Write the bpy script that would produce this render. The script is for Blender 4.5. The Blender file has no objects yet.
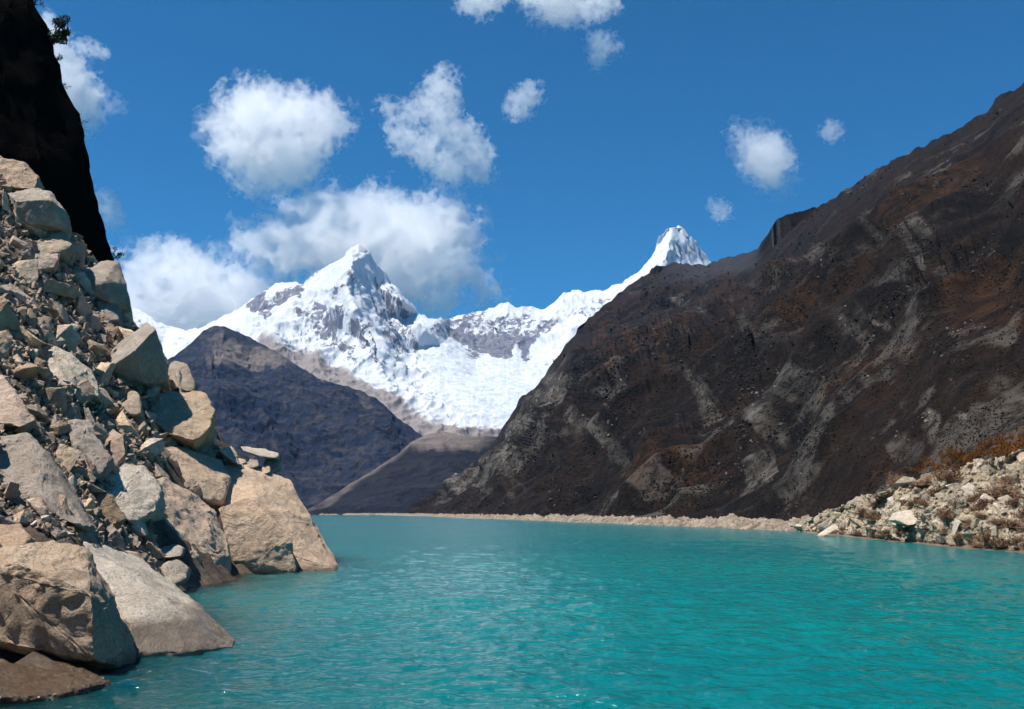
import bpy, bmesh, math, random
import numpy as np
from mathutils import Vector, Matrix, Euler
from mathutils.bvhtree import BVHTree
from mathutils import noise as mnoise
from mathutils.geometry import delaunay_2d_cdt

random.seed(7)
rng = np.random.default_rng(11)
scene = bpy.context.scene
col = scene.collection

# ------------------------------------------------------------------ camera frame
F = 1004.0
HOR = 512.0
CAMH = 4.0
PITCH = math.atan((HOR - 354.5) / F)
CP, SP = math.cos(PITCH), math.sin(PITCH)

def ray(u, v):
    u = np.asarray(u, float); v = np.asarray(v, float)
    a = u - 512.0; b = 354.5 - v
    return np.stack([a + 0 * b, F * CP - b * SP + 0 * a, F * SP + b * CP + 0 * a], -1)

def W(u, v, Y):
    """world point seen in direction (u, v) at ground distance Y"""
    r = ray(u, v)
    t = np.asarray(Y, float) / r[..., 1]
    p = r * t[..., None]
    p[..., 2] += CAMH
    return p

def ws(u, v):
    """distance of the lake surface in direction (u, v)"""
    r = ray(u, v)
    return float(-CAMH / r[2] * r[1])

# ------------------------------------------------------------------ noise
_perm = np.random.default_rng(5).permutation(256)
_perm = np.concatenate([_perm, _perm, _perm])
_g = np.random.default_rng(6).normal(size=(256, 3)); _g /= np.linalg.norm(_g, axis=1)[:, None]

_gf = _g.astype(np.float32); _gx, _gy, _gz = (np.ascontiguousarray(_gf[:, k]) for k in range(3))
_perm = _perm.astype(np.int32)

def _pn(p):
    x, y, z = (p[:, k] for k in range(3))
    ix, iy, iz = np.floor(x), np.floor(y), np.floor(z)
    fx, fy, fz = (x - ix).astype(np.float32), (y - iy).astype(np.float32), (z - iz).astype(np.float32)
    ix, iy, iz = (a.astype(np.int32) & 255 for a in (ix, iy, iz))
    wx, wy, wz = (f * f * f * (f * (f * 6 - 15) + 10) for f in (fx, fy, fz))
    out = np.zeros(len(x), np.float32)
    for dx in (0, 1):
        px_ = _perm.take(ix + dx); ux = wx if dx else 1 - wx
        for dy in (0, 1):
            py_ = _perm.take(px_ + iy + dy); uy = ux * (wy if dy else 1 - wy)
            for dz in (0, 1):
                h = _perm.take(py_ + iz + dz)
                d = (fx - dx) * _gx.take(h) + (fy - dy) * _gy.take(h) + (fz - dz) * _gz.take(h)
                out += uy * (wz if dz else 1 - wz) * d
    return out * 1.6

from concurrent.futures import ThreadPoolExecutor
_pool = ThreadPoolExecutor(4)

def pn(p):
    p = np.asarray(p, float); sh = p.shape[:-1]
    q = p.reshape(-1, 3)
    if len(q) < 20000:
        r = _pn(q)
    else:
        k = 16384
        r = np.concatenate(list(_pool.map(_pn, [q[i:i + k] for i in range(0, len(q), k)])))
    return r.reshape(sh)

def fbm(p, octv=5, gain=0.5, lac=2.03):
    s = 0; a = 1.0; q = np.asarray(p, float)
    for k in range(octv):
        s = s + a * pn(q + 17.3 * k); q = q * lac; a *= gain
    return s

def ridged(p, octv=5, gain=0.5, lac=2.07):
    s = 0; a = 1.0; q = np.asarray(p, float); wgt = 1.0
    for k in range(octv):
        n = 1 - np.abs(pn(q + 11.7 * k)) * 1.5
        n = np.clip(n, 0, 1) ** 2
        s = s + a * (n * wgt - 0.5); wgt = np.clip(n * 1.6, 0.2, 1); q = q * lac; a *= gain
    return s

def sm(a, b, x):
    t = np.clip((x - a) / (b - a), 0, 1)
    return t * t * (3 - 2 * t)

# ------------------------------------------------------------------ mesh helpers
def mesh_from(name, verts, faces, smooth=True):
    me = bpy.data.meshes.new(name)
    me.from_pydata([tuple(v) for v in verts] if not isinstance(verts, np.ndarray) else verts.tolist(), [],
                   faces.tolist() if isinstance(faces, np.ndarray) else faces)
    me.update()
    if smooth:
        me.polygons.foreach_set('use_smooth', np.ones(len(me.polygons), bool))
    return me

def link(name, me, mat, parent=None):
    o = bpy.data.objects.new(name, me)
    col.objects.link(o)
    if mat is not None and not me.materials:
        me.materials.append(mat)
    if parent is not None:
        o.parent = parent
    return o

def tag(o, label=None, cat=None, group=None, kind=None):
    if label: o['label'] = label
    if cat: o['category'] = cat
    if group: o['group'] = group
    if kind: o['kind'] = kind
    return o

def set_attr(me, name, rgb):
    a = me.color_attributes.new(name, 'FLOAT_COLOR', 'POINT')
    n = len(me.vertices)
    arr = np.ones((n, 4), np.float32); arr[:, :rgb.shape[1]] = rgb
    a.data.foreach_set('color', arr.ravel())

def grid_faces(nr, nc):
    r = np.arange(nr - 1)[:, None]; c = np.arange(nc - 1)[None, :]
    a = (r * nc + c).ravel()
    return np.stack([a, a + nc, a + nc + 1, a + 1], -1)

# ------------------------------------------------------------------ materials
def newmat(name):
    m = bpy.data.materials.new(name); m.use_nodes = True
    nt = m.node_tree
    b = nt.nodes['Principled BSDF']
    return m, nt, b

def N(nt, t, **kw):
    n = nt.nodes.new(t)
    for k, v in kw.items():
        setattr(n, k, v)
    return n

def noise_node(nt, vec, scale, detail=6, rough=0.6, dist=0.0):
    n = N(nt, 'ShaderNodeTexNoise')
    n.inputs['Scale'].default_value = scale; n.inputs['Detail'].default_value = detail
    n.inputs['Roughness'].default_value = rough; n.inputs['Distortion'].default_value = dist
    nt.links.new(vec, n.inputs['Vector'])
    return n.outputs['Fac']

def ramp(nt, fac, stops, interp='LINEAR'):
    r = N(nt, 'ShaderNodeValToRGB')
    r.color_ramp.interpolation = interp
    e = r.color_ramp.elements
    while len(e) < len(stops): e.new(0.5)
    for k, (p, c) in enumerate(stops):
        e[k].position = p
        e[k].color = (c, c, c, 1) if isinstance(c, (int, float)) else (*c, 1)
    nt.links.new(fac, r.inputs['Fac'])
    return r.outputs['Color']

def mixc(nt, fac, a, b, mode='MIX'):
    m = N(nt, 'ShaderNodeMix', data_type='RGBA', blend_type=mode)
    for i, x in ((0, fac), (6, a), (7, b)):
        if isinstance(x, (int, float)): m.inputs[i].default_value = x
        elif isinstance(x, tuple): m.inputs[i].default_value = (*x, 1)
        else: nt.links.new(x, m.inputs[i])
    return m.outputs[2]

def math_n(nt, op, a, b=None, clamp=False):
    m = N(nt, 'ShaderNodeMath', operation=op, use_clamp=clamp)
    for i, x in ((0, a), (1, b)):
        if x is None: continue
        if isinstance(x, (int, float)): m.inputs[i].default_value = x
        else: nt.links.new(x, m.inputs[i])
    return m.outputs[0]

def bump(nt, h, strength, dist, normal=None):
    b = N(nt, 'ShaderNodeBump')
    b.inputs['Strength'].default_value = strength; b.inputs['Distance'].default_value = dist
    nt.links.new(h, b.inputs['Height'])
    if normal is not None: nt.links.new(normal, b.inputs['Normal'])
    return b.outputs['Normal']

def stretch(nt, vec, s):
    m = N(nt, 'ShaderNodeMapping'); m.inputs['Scale'].default_value = s
    nt.links.new(vec, m.inputs['Vector'])
    return m.outputs['Vector']

def rock_mat(name, c1, c2, c3, scale=1.0, rough=0.9, bstr=0.9, dark=(0.07, 0.055, 0.045), wetz=0.0, vary=0.25, spec=0.25):
    m, nt, b = newmat(name)
    geo = N(nt, 'ShaderNodeNewGeometry'); tc = N(nt, 'ShaderNodeTexCoord')
    oi = N(nt, 'ShaderNodeObjectInfo')
    P = geo.outputs['Position']; O = P
    big = noise_node(nt, P, 0.35 * scale, 5, 0.6)
    mid = noise_node(nt, O, 1.6 * scale, 8, 0.65, 0.4)
    fine = noise_node(nt, O, 14 * scale, 6, 0.7)
    c = mixc(nt, ramp(nt, big, [(0.38, 0.0), (0.62, 1.0)]), c1, c2)
    c = mixc(nt, ramp(nt, mid, [(0.5, 0.0), (0.66, 0.8)]), c, c3)
    c = mixc(nt, ramp(nt, fine, [(0.36, 0.5), (0.5, 0.0)]), c, dark)
    # dark lichen and stain patches
    st = noise_node(nt, stretch(nt, P, (1, 1, 0.5)), 0.9 * scale, 7, 0.7, 0.8)
    c = mixc(nt, ramp(nt, st, [(0.60, 0.0), (0.74, 0.4)]), c, dark)
    # object to object tint
    hs = N(nt, 'ShaderNodeHueSaturation')
    rnd = oi.outputs['Random']
    v = math_n(nt, 'MULTIPLY_ADD', rnd, 2 * vary); 
    v.node.inputs[2].default_value = 1 - vary
    nt.links.new(v, hs.inputs['Value'])
    s = math_n(nt, 'MULTIPLY_ADD', math_n(nt, 'FRACT', math_n(nt, 'MULTIPLY', rnd, 7.3)), 0.45)
    s.node.inputs[2].default_value = 0.9
    nt.links.new(s, hs.inputs['Saturation'])
    nt.links.new(c, hs.inputs['Color'])
    hh = math_n(nt, 'MULTIPLY_ADD', math_n(nt, 'FRACT', math_n(nt, 'MULTIPLY', rnd, 13.7)), 0.014)
    hh.node.inputs[2].default_value = 0.489
    nt.links.new(hh, hs.inputs['Hue'])
    c = hs.outputs['Color']
    # waterline: permanently wet brown band on the stone just above the lake
    sep = N(nt, 'ShaderNodeSeparateXYZ'); nt.links.new(P, sep.inputs[0])
    zz = math_n(nt, 'ADD', sep.outputs[2], math_n(nt, 'MULTIPLY', big, -0.8))
    wetf = ramp(nt, math_n(nt, 'ADD', zz, 0.5 - wetz, True), [(0.2, 1.0), (0.5, 0.0)])
    c = mixc(nt, math_n(nt, 'MULTIPLY', wetf, 0.7), c, (0.13, 0.08, 0.045))
    nt.links.new(c, b.inputs['Base Color'])
    r = mixc(nt, wetf, (rough,) * 3, (min(rough, 0.35),) * 3)
    nt.links.new(r, b.inputs['Roughness'])
    b.inputs['Specular IOR Level'].default_value = spec
    vor = N(nt, 'ShaderNodeTexVoronoi', feature='DISTANCE_TO_EDGE'); vor.inputs['Scale'].default_value = 0.45 * scale
    wv = N(nt, 'ShaderNodeVectorMath', operation='ADD')
    nz = N(nt, 'ShaderNodeTexNoise'); nz.inputs['Scale'].default_value = 0.8 * scale; nz.inputs['Detail'].default_value = 4
    nt.links.new(P, nz.inputs['Vector']); nt.links.new(P, wv.inputs[0]); nt.links.new(nz.outputs['Color'], wv.inputs[1])
    nt.links.new(wv.outputs[0], vor.inputs['Vector'])
    crack = ramp(nt, vor.outputs['Distance'], [(0.0, 0.0), (0.02, 1.0)])
    medm = noise_node(nt, stretch(nt, P, (1, 1, 1.6)), 5.0 * scale, 6, 0.68, 0.3)
    n0 = bump(nt, medm, bstr, 0.16 / scale)
    n1 = bump(nt, mid, bstr, 0.4 / scale, n0)
    n2 = bump(nt, crack, 0.5, 0.08 / scale, n1)
    
    n3 = bump(nt, fine, bstr, 0.07 / scale, n2)
    nt.links.new(n3, b.inputs['Normal'])
    return m

M_tan = rock_mat('tan_granite', (0.62, 0.480, 0.355), (0.49, 0.372, 0.275), (0.70, 0.560, 0.43), 1.0, vary=0.12)
M_pale = rock_mat('pale_granite', (0.68, 0.57, 0.43), (0.54, 0.445, 0.33), (0.74, 0.645, 0.51), 1.0, vary=0.06)
M_ramp = rock_mat('pale_granite_with_wet_foot', (0.70, 0.60, 0.47), (0.58, 0.49, 0.375), (0.76, 0.68, 0.56), 1.0, vary=0.03, wetz=0.75)
M_grey = rock_mat('grey_granite', (0.45, 0.375, 0.29), (0.33, 0.275, 0.215), (0.54, 0.465, 0.37), 1.0, vary=0.12)
M_scree = rock_mat('scree_granite', (0.66, 0.515, 0.385), (0.45, 0.345, 0.255), (0.76, 0.625, 0.49), 1.5, vary=0.32)
M_soil = rock_mat('scree_ground', (0.13, 0.095, 0.07), (0.07, 0.05, 0.038), (0.20, 0.155, 0.115), 2.0, vary=0.0)
M_bank = rock_mat('bank_granite', (0.58, 0.50, 0.38), (0.42, 0.35, 0.26), (0.70, 0.62, 0.50), 0.7, vary=0.25)
M_cliff = rock_mat('cliff_painted_shade', (0.009, 0.007, 0.006), (0.005, 0.0045, 0.004), (0.016, 0.010, 0.008), 0.5, dark=(0.003, 0.003, 0.003), rough=1.0, bstr=0.2, spec=0.0)  # near black base colour carries the shade of the unlit face
M_wet = rock_mat('submerged_granite', (0.15, 0.10, 0.05), (0.09, 0.06, 0.03), (0.21, 0.145, 0.08), 1.3, rough=0.18, wetz=0.9, spec=0.5)

def terrain_mat(name, kind):
    m, nt, b = newmat(name)
    geo = N(nt, 'ShaderNodeNewGeometry'); P = geo.outputs['Position']
    at = N(nt, 'ShaderNodeAttribute'); at.attribute_name = 'mask'
    sep = N(nt, 'ShaderNodeSeparateColor'); nt.links.new(at.outputs['Color'], sep.inputs[0])
    R, G, B = sep.outputs[0], sep.outputs[1], sep.outputs[2]
    b.inputs['Roughness'].default_value = 0.95
    b.inputs['Specular IOR Level'].default_value = 0.15
    if kind == 'dark':
        a = noise_node(nt, P, 0.02, 9, 0.68, 0.6)
        d = noise_node(nt, P, 0.11, 8, 0.72, 0.4)
        e = noise_node(nt, P, 0.5, 5, 0.7)
        c = mixc(nt, ramp(nt, d, [(0.42, 0.0), (0.56, 1.0)]), (0.0035, 0.0032, 0.0036), (0.021, 0.0130, 0.0088))
        c = mixc(nt, math_n(nt, 'MULTIPLY', ramp(nt, a, [(0.44, 0.0), (0.6, 1.0)]), 0.7), c, (0.028, 0.0145, 0.0085))
        st_ = noise_node(nt, stretch(nt, P, (0.16, 1.0, 0.16)), 0.035, 8, 0.68, 0.8)
        c = mixc(nt, ramp(nt, st_, [(0.40, 0.85), (0.52, 0.0)]), c, (0.004, 0.004, 0.005))
        c = mixc(nt, ramp(nt, st_, [(0.54, 0.0), (0.66, 0.55)]), c, (0.040, 0.022, 0.014))
        c = mixc(nt, ramp(nt, d, [(0.56, 0.0), (0.68, 0.8)]), c, (0.042, 0.037, 0.034))
        g_ = noise_node(nt, P, 0.28, 6, 0.75, 0.3)
        c = mixc(nt, ramp(nt, g_, [(0.36, 0.75), (0.47, 0.0)]), c, (0.003, 0.003, 0.004))
        c = mixc(nt, ramp(nt, g_, [(0.60, 0.0), (0.70, 0.55)]), c, (0.07, 0.058, 0.048))
        pf = math_n(nt, 'MULTIPLY', math_n(nt, 'MULTIPLY', R, ramp(nt, d, [(0.38, 0.15), (0.50, 1.0)])), ramp(nt, g_, [(0.40, 0.2), (0.49, 1.0)]))
        c = mixc(nt, pf, c, (0.225, 0.20, 0.17))
        c = mixc(nt, math_n(nt, 'MULTIPLY', G, ramp(nt, d, [(0.42, 0.05), (0.58, 1.0)])), c, (0.13, 0.052, 0.015))
        c = mixc(nt, B, c, (0.045, 0.044, 0.052))
        n = bump(nt, d, 0.9, 6.0)
        n = bump(nt, g_, 0.9, 3.0, n)
        n = bump(nt, e, 0.7, 1.2, n)
    elif kind == 'hill':
        a = noise_node(nt, P, 0.004, 9, 0.66, 0.5)
        d = noise_node(nt, P, 0.03, 8, 0.7, 0.4)
        c = mixc(nt, ramp(nt, a, [(0.4, 0.0), (0.6, 1.0)]), (0.006, 0.015, 0.040), (0.026, 0.031, 0.052))  # blue of the distant haze is mixed into the base colour
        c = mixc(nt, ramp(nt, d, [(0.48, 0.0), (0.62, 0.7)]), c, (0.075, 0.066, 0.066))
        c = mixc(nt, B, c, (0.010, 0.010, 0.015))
        c = mixc(nt, math_n(nt, 'MULTIPLY', R, ramp(nt, d, [(0.3, 0.5), (0.6, 1.0)])), c, (0.21, 0.175, 0.155))
        n = bump(nt, d, 1.0, 22.0)
    elif kind == 'snow':
        a = noise_node(nt, stretch(nt, P, (1, 1, 0.4)), 0.009, 10, 0.76, 0.5)
        d = noise_node(nt, P, 0.02, 7, 0.7, 0.3)
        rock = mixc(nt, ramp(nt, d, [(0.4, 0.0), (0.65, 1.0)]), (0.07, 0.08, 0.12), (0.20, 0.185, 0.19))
        a2 = noise_node(nt, stretch(nt, P, (1, 1, 0.2)), 0.020, 6, 0.7, 0.5)  # blue-grey streaks: bare rock ribs plus face shading painted as colour
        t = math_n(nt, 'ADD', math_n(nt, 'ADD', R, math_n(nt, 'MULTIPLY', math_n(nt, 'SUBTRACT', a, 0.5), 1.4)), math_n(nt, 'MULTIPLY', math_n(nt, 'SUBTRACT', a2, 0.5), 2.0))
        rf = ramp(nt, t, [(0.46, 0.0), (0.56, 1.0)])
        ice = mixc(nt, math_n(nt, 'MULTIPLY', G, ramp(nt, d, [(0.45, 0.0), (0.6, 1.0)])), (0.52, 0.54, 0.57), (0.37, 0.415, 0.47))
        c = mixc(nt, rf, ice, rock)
        c = mixc(nt, B, c, (0.22, 0.185, 0.17))
        rib = noise_node(nt, stretch(nt, P, (1, 1, 0.16)), 0.022, 5, 0.6, 0.6)
        n = bump(nt, noise_node(nt, stretch(nt, P, (1, 1, 0.5)), 0.05, 5, 0.65), 0.4, 4.0)
        n = bump(nt, rib, 0.6, 16.0, n)
        b.inputs['Roughness'].default_value = 0.7
    nt.links.new(c, b.inputs['Base Color'])
    nt.links.new(n, b.inputs['Normal'])
    return m

M_dark = terrain_mat('brown_mountain_slope', 'dark')
M_hill = terrain_mat('brown_hill_painted_haze', 'hill')
M_snow = terrain_mat('snow_rock_painted_shade', 'snow')

def simple_noise_mat(name, ca, cb, scale, rough=0.9, bdist=0.1):
    m, nt, b = newmat(name)
    geo = N(nt, 'ShaderNodeNewGeometry'); P = geo.outputs['Position']
    a = noise_node(nt, P, scale, 7, 0.7)
    nt.links.new(mixc(nt, ramp(nt, a, [(0.4, 0.0), (0.62, 1.0)]), ca, cb), b.inputs['Base Color'])
    b.inputs['Roughness'].default_value = rough
    b.inputs['Specular IOR Level'].default_value = 0.2
    nt.links.new(bump(nt, a, 0.7, bdist), b.inputs['Normal'])
    return m

M_sand = simple_noise_mat('pale_shore_sand', (0.31, 0.25, 0.18), (0.10, 0.075, 0.055), 0.22, bdist=1.2)
M_bed = simple_noise_mat('lake_bed', (0.12, 0.09, 0.06), (0.07, 0.06, 0.045), 0.3)
M_leaf_dark = simple_noise_mat('dark_tree_leaves', (0.012, 0.022, 0.010), (0.020, 0.032, 0.014), 2.0)
M_bark = simple_noise_mat('dark_bark', (0.03, 0.022, 0.018), (0.05, 0.036, 0.03), 6.0)
M_scrub = simple_noise_mat('dry_scrub_leaves', (0.006, 0.006, 0.004), (0.016, 0.010, 0.006), 0.4)
M_dry = simple_noise_mat('dry_brown_twigs', (0.15, 0.085, 0.05), (0.24, 0.15, 0.09), 1.5)
M_rust = simple_noise_mat('rust_orange_grass', (0.17, 0.062, 0.014), (0.26, 0.12, 0.03), 0.7)

# ------------------------------------------------------------------ image patch terrain
class Patch:
    """a slope given by control points (direction, distance), planar between them"""
    def __init__(self, pts, smooth=0):
        self.p = np.array([(a, b) for a, b, _ in pts], float)
        self.w = np.array([1.0 / c for _, _, c in pts])
        vs, es, fs, ov, oe, of = delaunay_2d_cdt([Vector(q) for q in self.p.tolist()], [], [], 0, 1e-6)
        self.tri = []
        for f in fs:
            idx = [ov[i][0] for i in f]
            self.tri.append(idx)
    def inv(self, u, v):
        u = np.asarray(u, float); v = np.asarray(v, float)
        out = np.full(u.shape, np.nan)
        for t in self.tri:
            (x0, y0), (x1, y1), (x2, y2) = self.p[t[0]], self.p[t[1]], self.p[t[2]]
            d = (y1 - y2) * (x0 - x2) + (x2 - x1) * (y0 - y2)
            if abs(d) < 1e-9: continue
            a = ((y1 - y2) * (u - x2) + (x2 - x1) * (v - y2)) / d
            b = ((y2 - y0) * (u - x2) + (x0 - x2) * (v - y2)) / d
            c = 1 - a - b
            ins = (a >= -1e-6) & (b >= -1e-6) & (c >= -1e-6)
            out = np.where(ins, a * self.w[t[0]] + b * self.w[t[1]] + c * self.w[t[2]], out)
        bad = np.isnan(out)
        if bad.any():
            q = np.stack([u[bad], v[bad]], -1)
            d = ((q[:, None, :] - self.p[None]) ** 2).sum(-1) + 1
            k = 1 / d ** 2
            out[bad] = (k * self.w[None]).sum(1) / k.sum(1)
        return out

def blur2(a, k):
    for _ in range(k):
        b = np.pad(a, 1, mode='edge')
        a = (b[:-2, 1:-1] + b[2:, 1:-1] + b[1:-1, :-2] + b[1:-1, 2:] + 4 * b[1:-1, 1:-1]) / 8
    return a

def build_slope(name, mat, top, bottom, pts, u0, u1, du, nrow, disp, mask, nblur=6, back=(1.06, 1.25, 1.6), crag=0.0, dblur=0):
    tu = np.array([a for a, b in top], float); tv = np.array([b for a, b in top], float)
    bu = np.array([a for a, b in bottom], float); bv = np.array([b for a, b in bottom], float)
    us = np.arange(u0, u1 + du * 0.5, du)
    T = np.interp(us, tu, tv); Bm = np.interp(us, bu, bv)
    s = np.linspace(0, 1, nrow)
    T = T + fbm(np.stack([us * .11, 0 * us, 0 * us + u0], -1), 5, .6) * crag
    U = np.repeat(us[None], nrow, 0)
    V = Bm[None] * (1 - s[:, None]) + T[None] * s[:, None]
    inv = blur2(Patch(pts).inv(U, V), nblur)
    P = W(U, V, 1 / inv)
    dU = np.gradient(P, axis=1); dV = np.gradient(P, axis=0)
    n = np.cross(dU, dV); n /= np.linalg.norm(n, axis=-1, keepdims=True) + 1e-9
    flip = np.sign(np.sum(n * (P - np.array([0, 0, CAMH])), -1, keepdims=True)); n = -n * flip
    P0 = P.copy()
    P = P + n * blur2(disp(P0, U, V, s[:, None] + 0 * U), dblur)[..., None]
    mk = mask(P, n, U, V)
    # the far side of the ridge falls away behind it
    rows = [P]; mrows = [mk]
    last = P[-1]
    for k, b in enumerate(back):
        q = last.copy(); q[:, :2] *= b
        zf = max(0.0, 1 - (k + 1) / len(back)) 
        q[:, 2] = last[:, 2] * zf * (0.55 if k else 0.8) - (5 if zf == 0 else 0)
        rows.append(q[None]); mrows.append(mk[-1:])
    P = np.concatenate(rows, 0); mk = np.concatenate(mrows, 0)
    me = mesh_from(name, P.reshape(-1, 3), grid_faces(P.shape[0], P.shape[1]))
    set_attr(me, 'mask', mk.reshape(-1, 3).astype(np.float32))
    o = link(name, me, mat)
    return o, P

def blobs(U, V, lst, warp=6.0):
    """soft patches of another ground cover on a slope"""
    q = np.stack([U * 0.05, V * 0.05, 0 * U], -1)
    du = fbm(q, 4) * warp; dv = fbm(q + 40, 4) * warp
    m = np.zeros(U.shape)
    for (u, v, ru, rv, ang, st) in lst:
        c, s_ = math.cos(math.radians(ang)), math.sin(math.radians(ang))
        x = U + du - u; y = V + dv - v
        a = (x * c - y * s_) / ru; b = (x * s_ + y * c) / rv
        m = np.maximum(m, st * sm(1.25, 0.55, np.sqrt(a * a + b * b)))
    return m

# ---- mountain on the right
R_top = [(395, 514), (405, 512), (415, 509), (430, 499), (450, 482), (470, 465), (487, 450), (500, 432), (510, 414), (520, 398), (534, 386), (545, 374),
         (556, 356), (572, 336), (588, 318), (604, 306), (618, 294), (640, 277), (655, 268), (673, 262), (690, 264), (705, 264), (730, 256), (757, 249),
         (764, 236), (775, 222), (790, 213), (806, 210), (830, 199), (855, 182), (870, 172), (905, 152), (930, 139), (960, 127), (985, 113), (1000, 95),
         (1024, 83), (1060, 62), (1120, 40), (1250, 5), (1500, -60)]
R_bot = [(395, 515.6), (440, 516.2), (500, 517.5), (600, 519), (700, 523), (800, 527), (900, 535), (1030, 546), (1200, 566), (1500, 625)]
R_pts = [(395, 515.6, 1500), (415, 515.9, 1180), (440, 516.2, 920), (470, 516.9, 740), (500, 517.5, 620), (600, 519, 420), (700, 523, 300), (800, 527, 228), (900, 535, 152), (1030, 546, 108), (1200, 566, 70), (1500, 625, 36),
         (395, 513, 1600), (415, 507, 1600), (430, 498, 1650), (470, 464, 1750), (500, 431, 1800), (520, 397, 1850), (545, 373, 1900), (572, 335, 1960), (604, 305, 2020), (640, 276, 2150),
         (673, 261, 2200), (705, 262, 2080), (757, 247, 1720), (700, 292, 1850), (745, 275, 1560), (766, 235, 1560), (775, 221, 1420), (790, 212, 1360), (830, 198, 1280), (870, 171, 1180), (905, 151, 1120), (960, 126, 1020),
         (985, 112, 980), (1000, 94, 950), (1024, 82, 920), (1060, 61, 880), (1250, 4, 740), (1500, -62, 620)]

def R_disp(P, U, V, s):
    Y = P[..., 1]
    amp = np.clip(Y, 100, 1400)
    taper = sm(0.0, 0.12, s)
    side = sm(400, 620, U)                     # the far end is seen along its surface
    edge = (1 - 0.95 * sm(0.80, 0.99, s)) * (0.25 + 0.75 * side)
    near = 0.35 + 0.65 * sm(130, 420, Y)
    w = P + np.stack([fbm(P / 120.0, 3), fbm(P / 120.0 + 7, 3), fbm(P / 120.0 + 13, 3)], -1) * 22
    big = ridged(w * np.array([1 / 620, 1 / 125, 1 / 620]) + 3.1, 5, 0.55) * 0.036 * amp
    mid = ridged(w * np.array([1 / 90, 1 / 45, 1 / 70]) + 9.0, 3, 0.5) * 0.0115 * amp
    fine = ridged(P / 24, 3, 0.5) * 0.0016 * amp
    return (big * edge * near + mid * (0.4 + 0.6 * near) * (0.2 + 0.8 * edge) + fine * (0.3 + 0.7 * edge)) * taper

R_pale = [(553, 385, 14, 22, -25, 1), (538, 400, 9, 26, -35, .9), (522, 425, 8, 24, -40, .7), (503, 462, 9, 26, -45, .6), (467, 480, 22, 6, 20, 1), (448, 490, 12, 4, 25, .7),
          (515, 487, 12, 3, 25, .8), (565, 432, 8, 7, 0, .8), (580, 423, 5, 12, -20, .7), (604, 437, 7, 14, -25, .9), (766, 387, 22, 10, 30, 1), (757, 406, 16, 16, 0, .8),
          (786, 372, 10, 12, 0, .7), (750, 449, 12, 14, -20, .7), (730, 480, 9, 24, -25, .8), (675, 300, 13, 3, 35, .8), (747, 325, 6, 4, 0, .6), (650, 280, 6, 3, 30, .3), (992, 250, 9, 13, -30, 1),
          (842, 320, 10, 7, 20, .8), (856, 305, 13, 5, 20, .7), (838, 333, 12, 5, 20, .9), (921, 226, 8, 7, 0, .8), (818, 260, 9, 12, 0, .7), (909, 246, 7, 9, 0, .6), (897, 317, 10, 8, 0, .5),
          (957, 325, 12, 6, 0, .6), (926, 423, 9, 15, -20, 1), (955, 410, 13, 6, 20, .9), (900, 444, 18, 12, -30, .6), (900, 406, 5, 8, 0, .6), (803, 464, 8, 12, -20, .6), (747, 412, 9, 9, 0, .5),
          (700, 402, 8, 14, -20, .5), (640, 440, 7, 16, -20, .4), (870, 380, 14, 8, 0, .4), (625, 380, 6, 12, -30, .4), (905, 150, 8, 3, 25, .9), (873, 170, 6, 3, 25, .8), (852, 183, 5, 3, 20, .8), (980, 330, 10, 8, 0, .5),
          (690, 350, 8, 6, 0, .4), (915, 270, 10, 8, 0, .45), (870, 225, 8, 6, 0, .4), (1000, 380, 14, 8, 0, .4), (535, 455, 14, 5, 40, .4)]
R_rust = [(975, 455, 62, 13, 15, 1), (1010, 440, 40, 10, 15, .9), (930, 468, 26, 8, 15, .7), (1060, 440, 60, 20, 0, .8), (640, 350, 55, 20, 38, .33), (600, 330, 30, 8, 45, .3), (850, 360, 60, 25, 25, .25), (700, 330, 50, 12, 35, .3), (990, 300, 40, 40, 0, .28),
          (660, 470, 60, 16, 10, .28), (930, 190, 60, 14, 30, .2), (800, 300, 40, 12, 30, .25)]
def R_mask(P, n, U, V):
    pale = blobs(U, V, R_pale, 10) * (0.55 + 0.9 * np.clip(ridged(P / 45.0, 4), -0.3, 0.6)) * 1.15
    spk = sm(0.30, 0.62, fbm(P / 38.0 + 5, 5, 0.65)) * 0.5 * sm(0.0, 0.35, fbm(P / 190.0 + 2, 2))
    pale = np.clip(np.maximum(pale, spk), 0, 1)
    nearleft = blobs(U, V, [(530, 425, 16, 60, -38, 1), (470, 478, 40, 14, 25, .9)], 12) * sm(-.1, .5, fbm(P / 22.0, 5, .65))
    pale = np.clip(np.maximum(pale * .8, nearleft * .7), 0, 1)
    rust = blobs(U, V, R_rust, 16)
    grey = sm(640, 700, U) * sm(762, 752, U) * sm(0, 1, (300 - (U - 640) * 0.25 - V) / 10.0) * 0.7
    return np.stack([pale, rust, grey], -1)

mtn, R_P = build_slope('mountain', M_dark, R_top, R_bot, R_pts, 395, 1500, 1.5, 420, R_disp, R_mask, nblur=14, crag=2.0, dblur=5)
tag(mtn, 'steep dark brown mountain rising from the right shore with pale rock scars', 'mountain', kind='structure')

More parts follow.
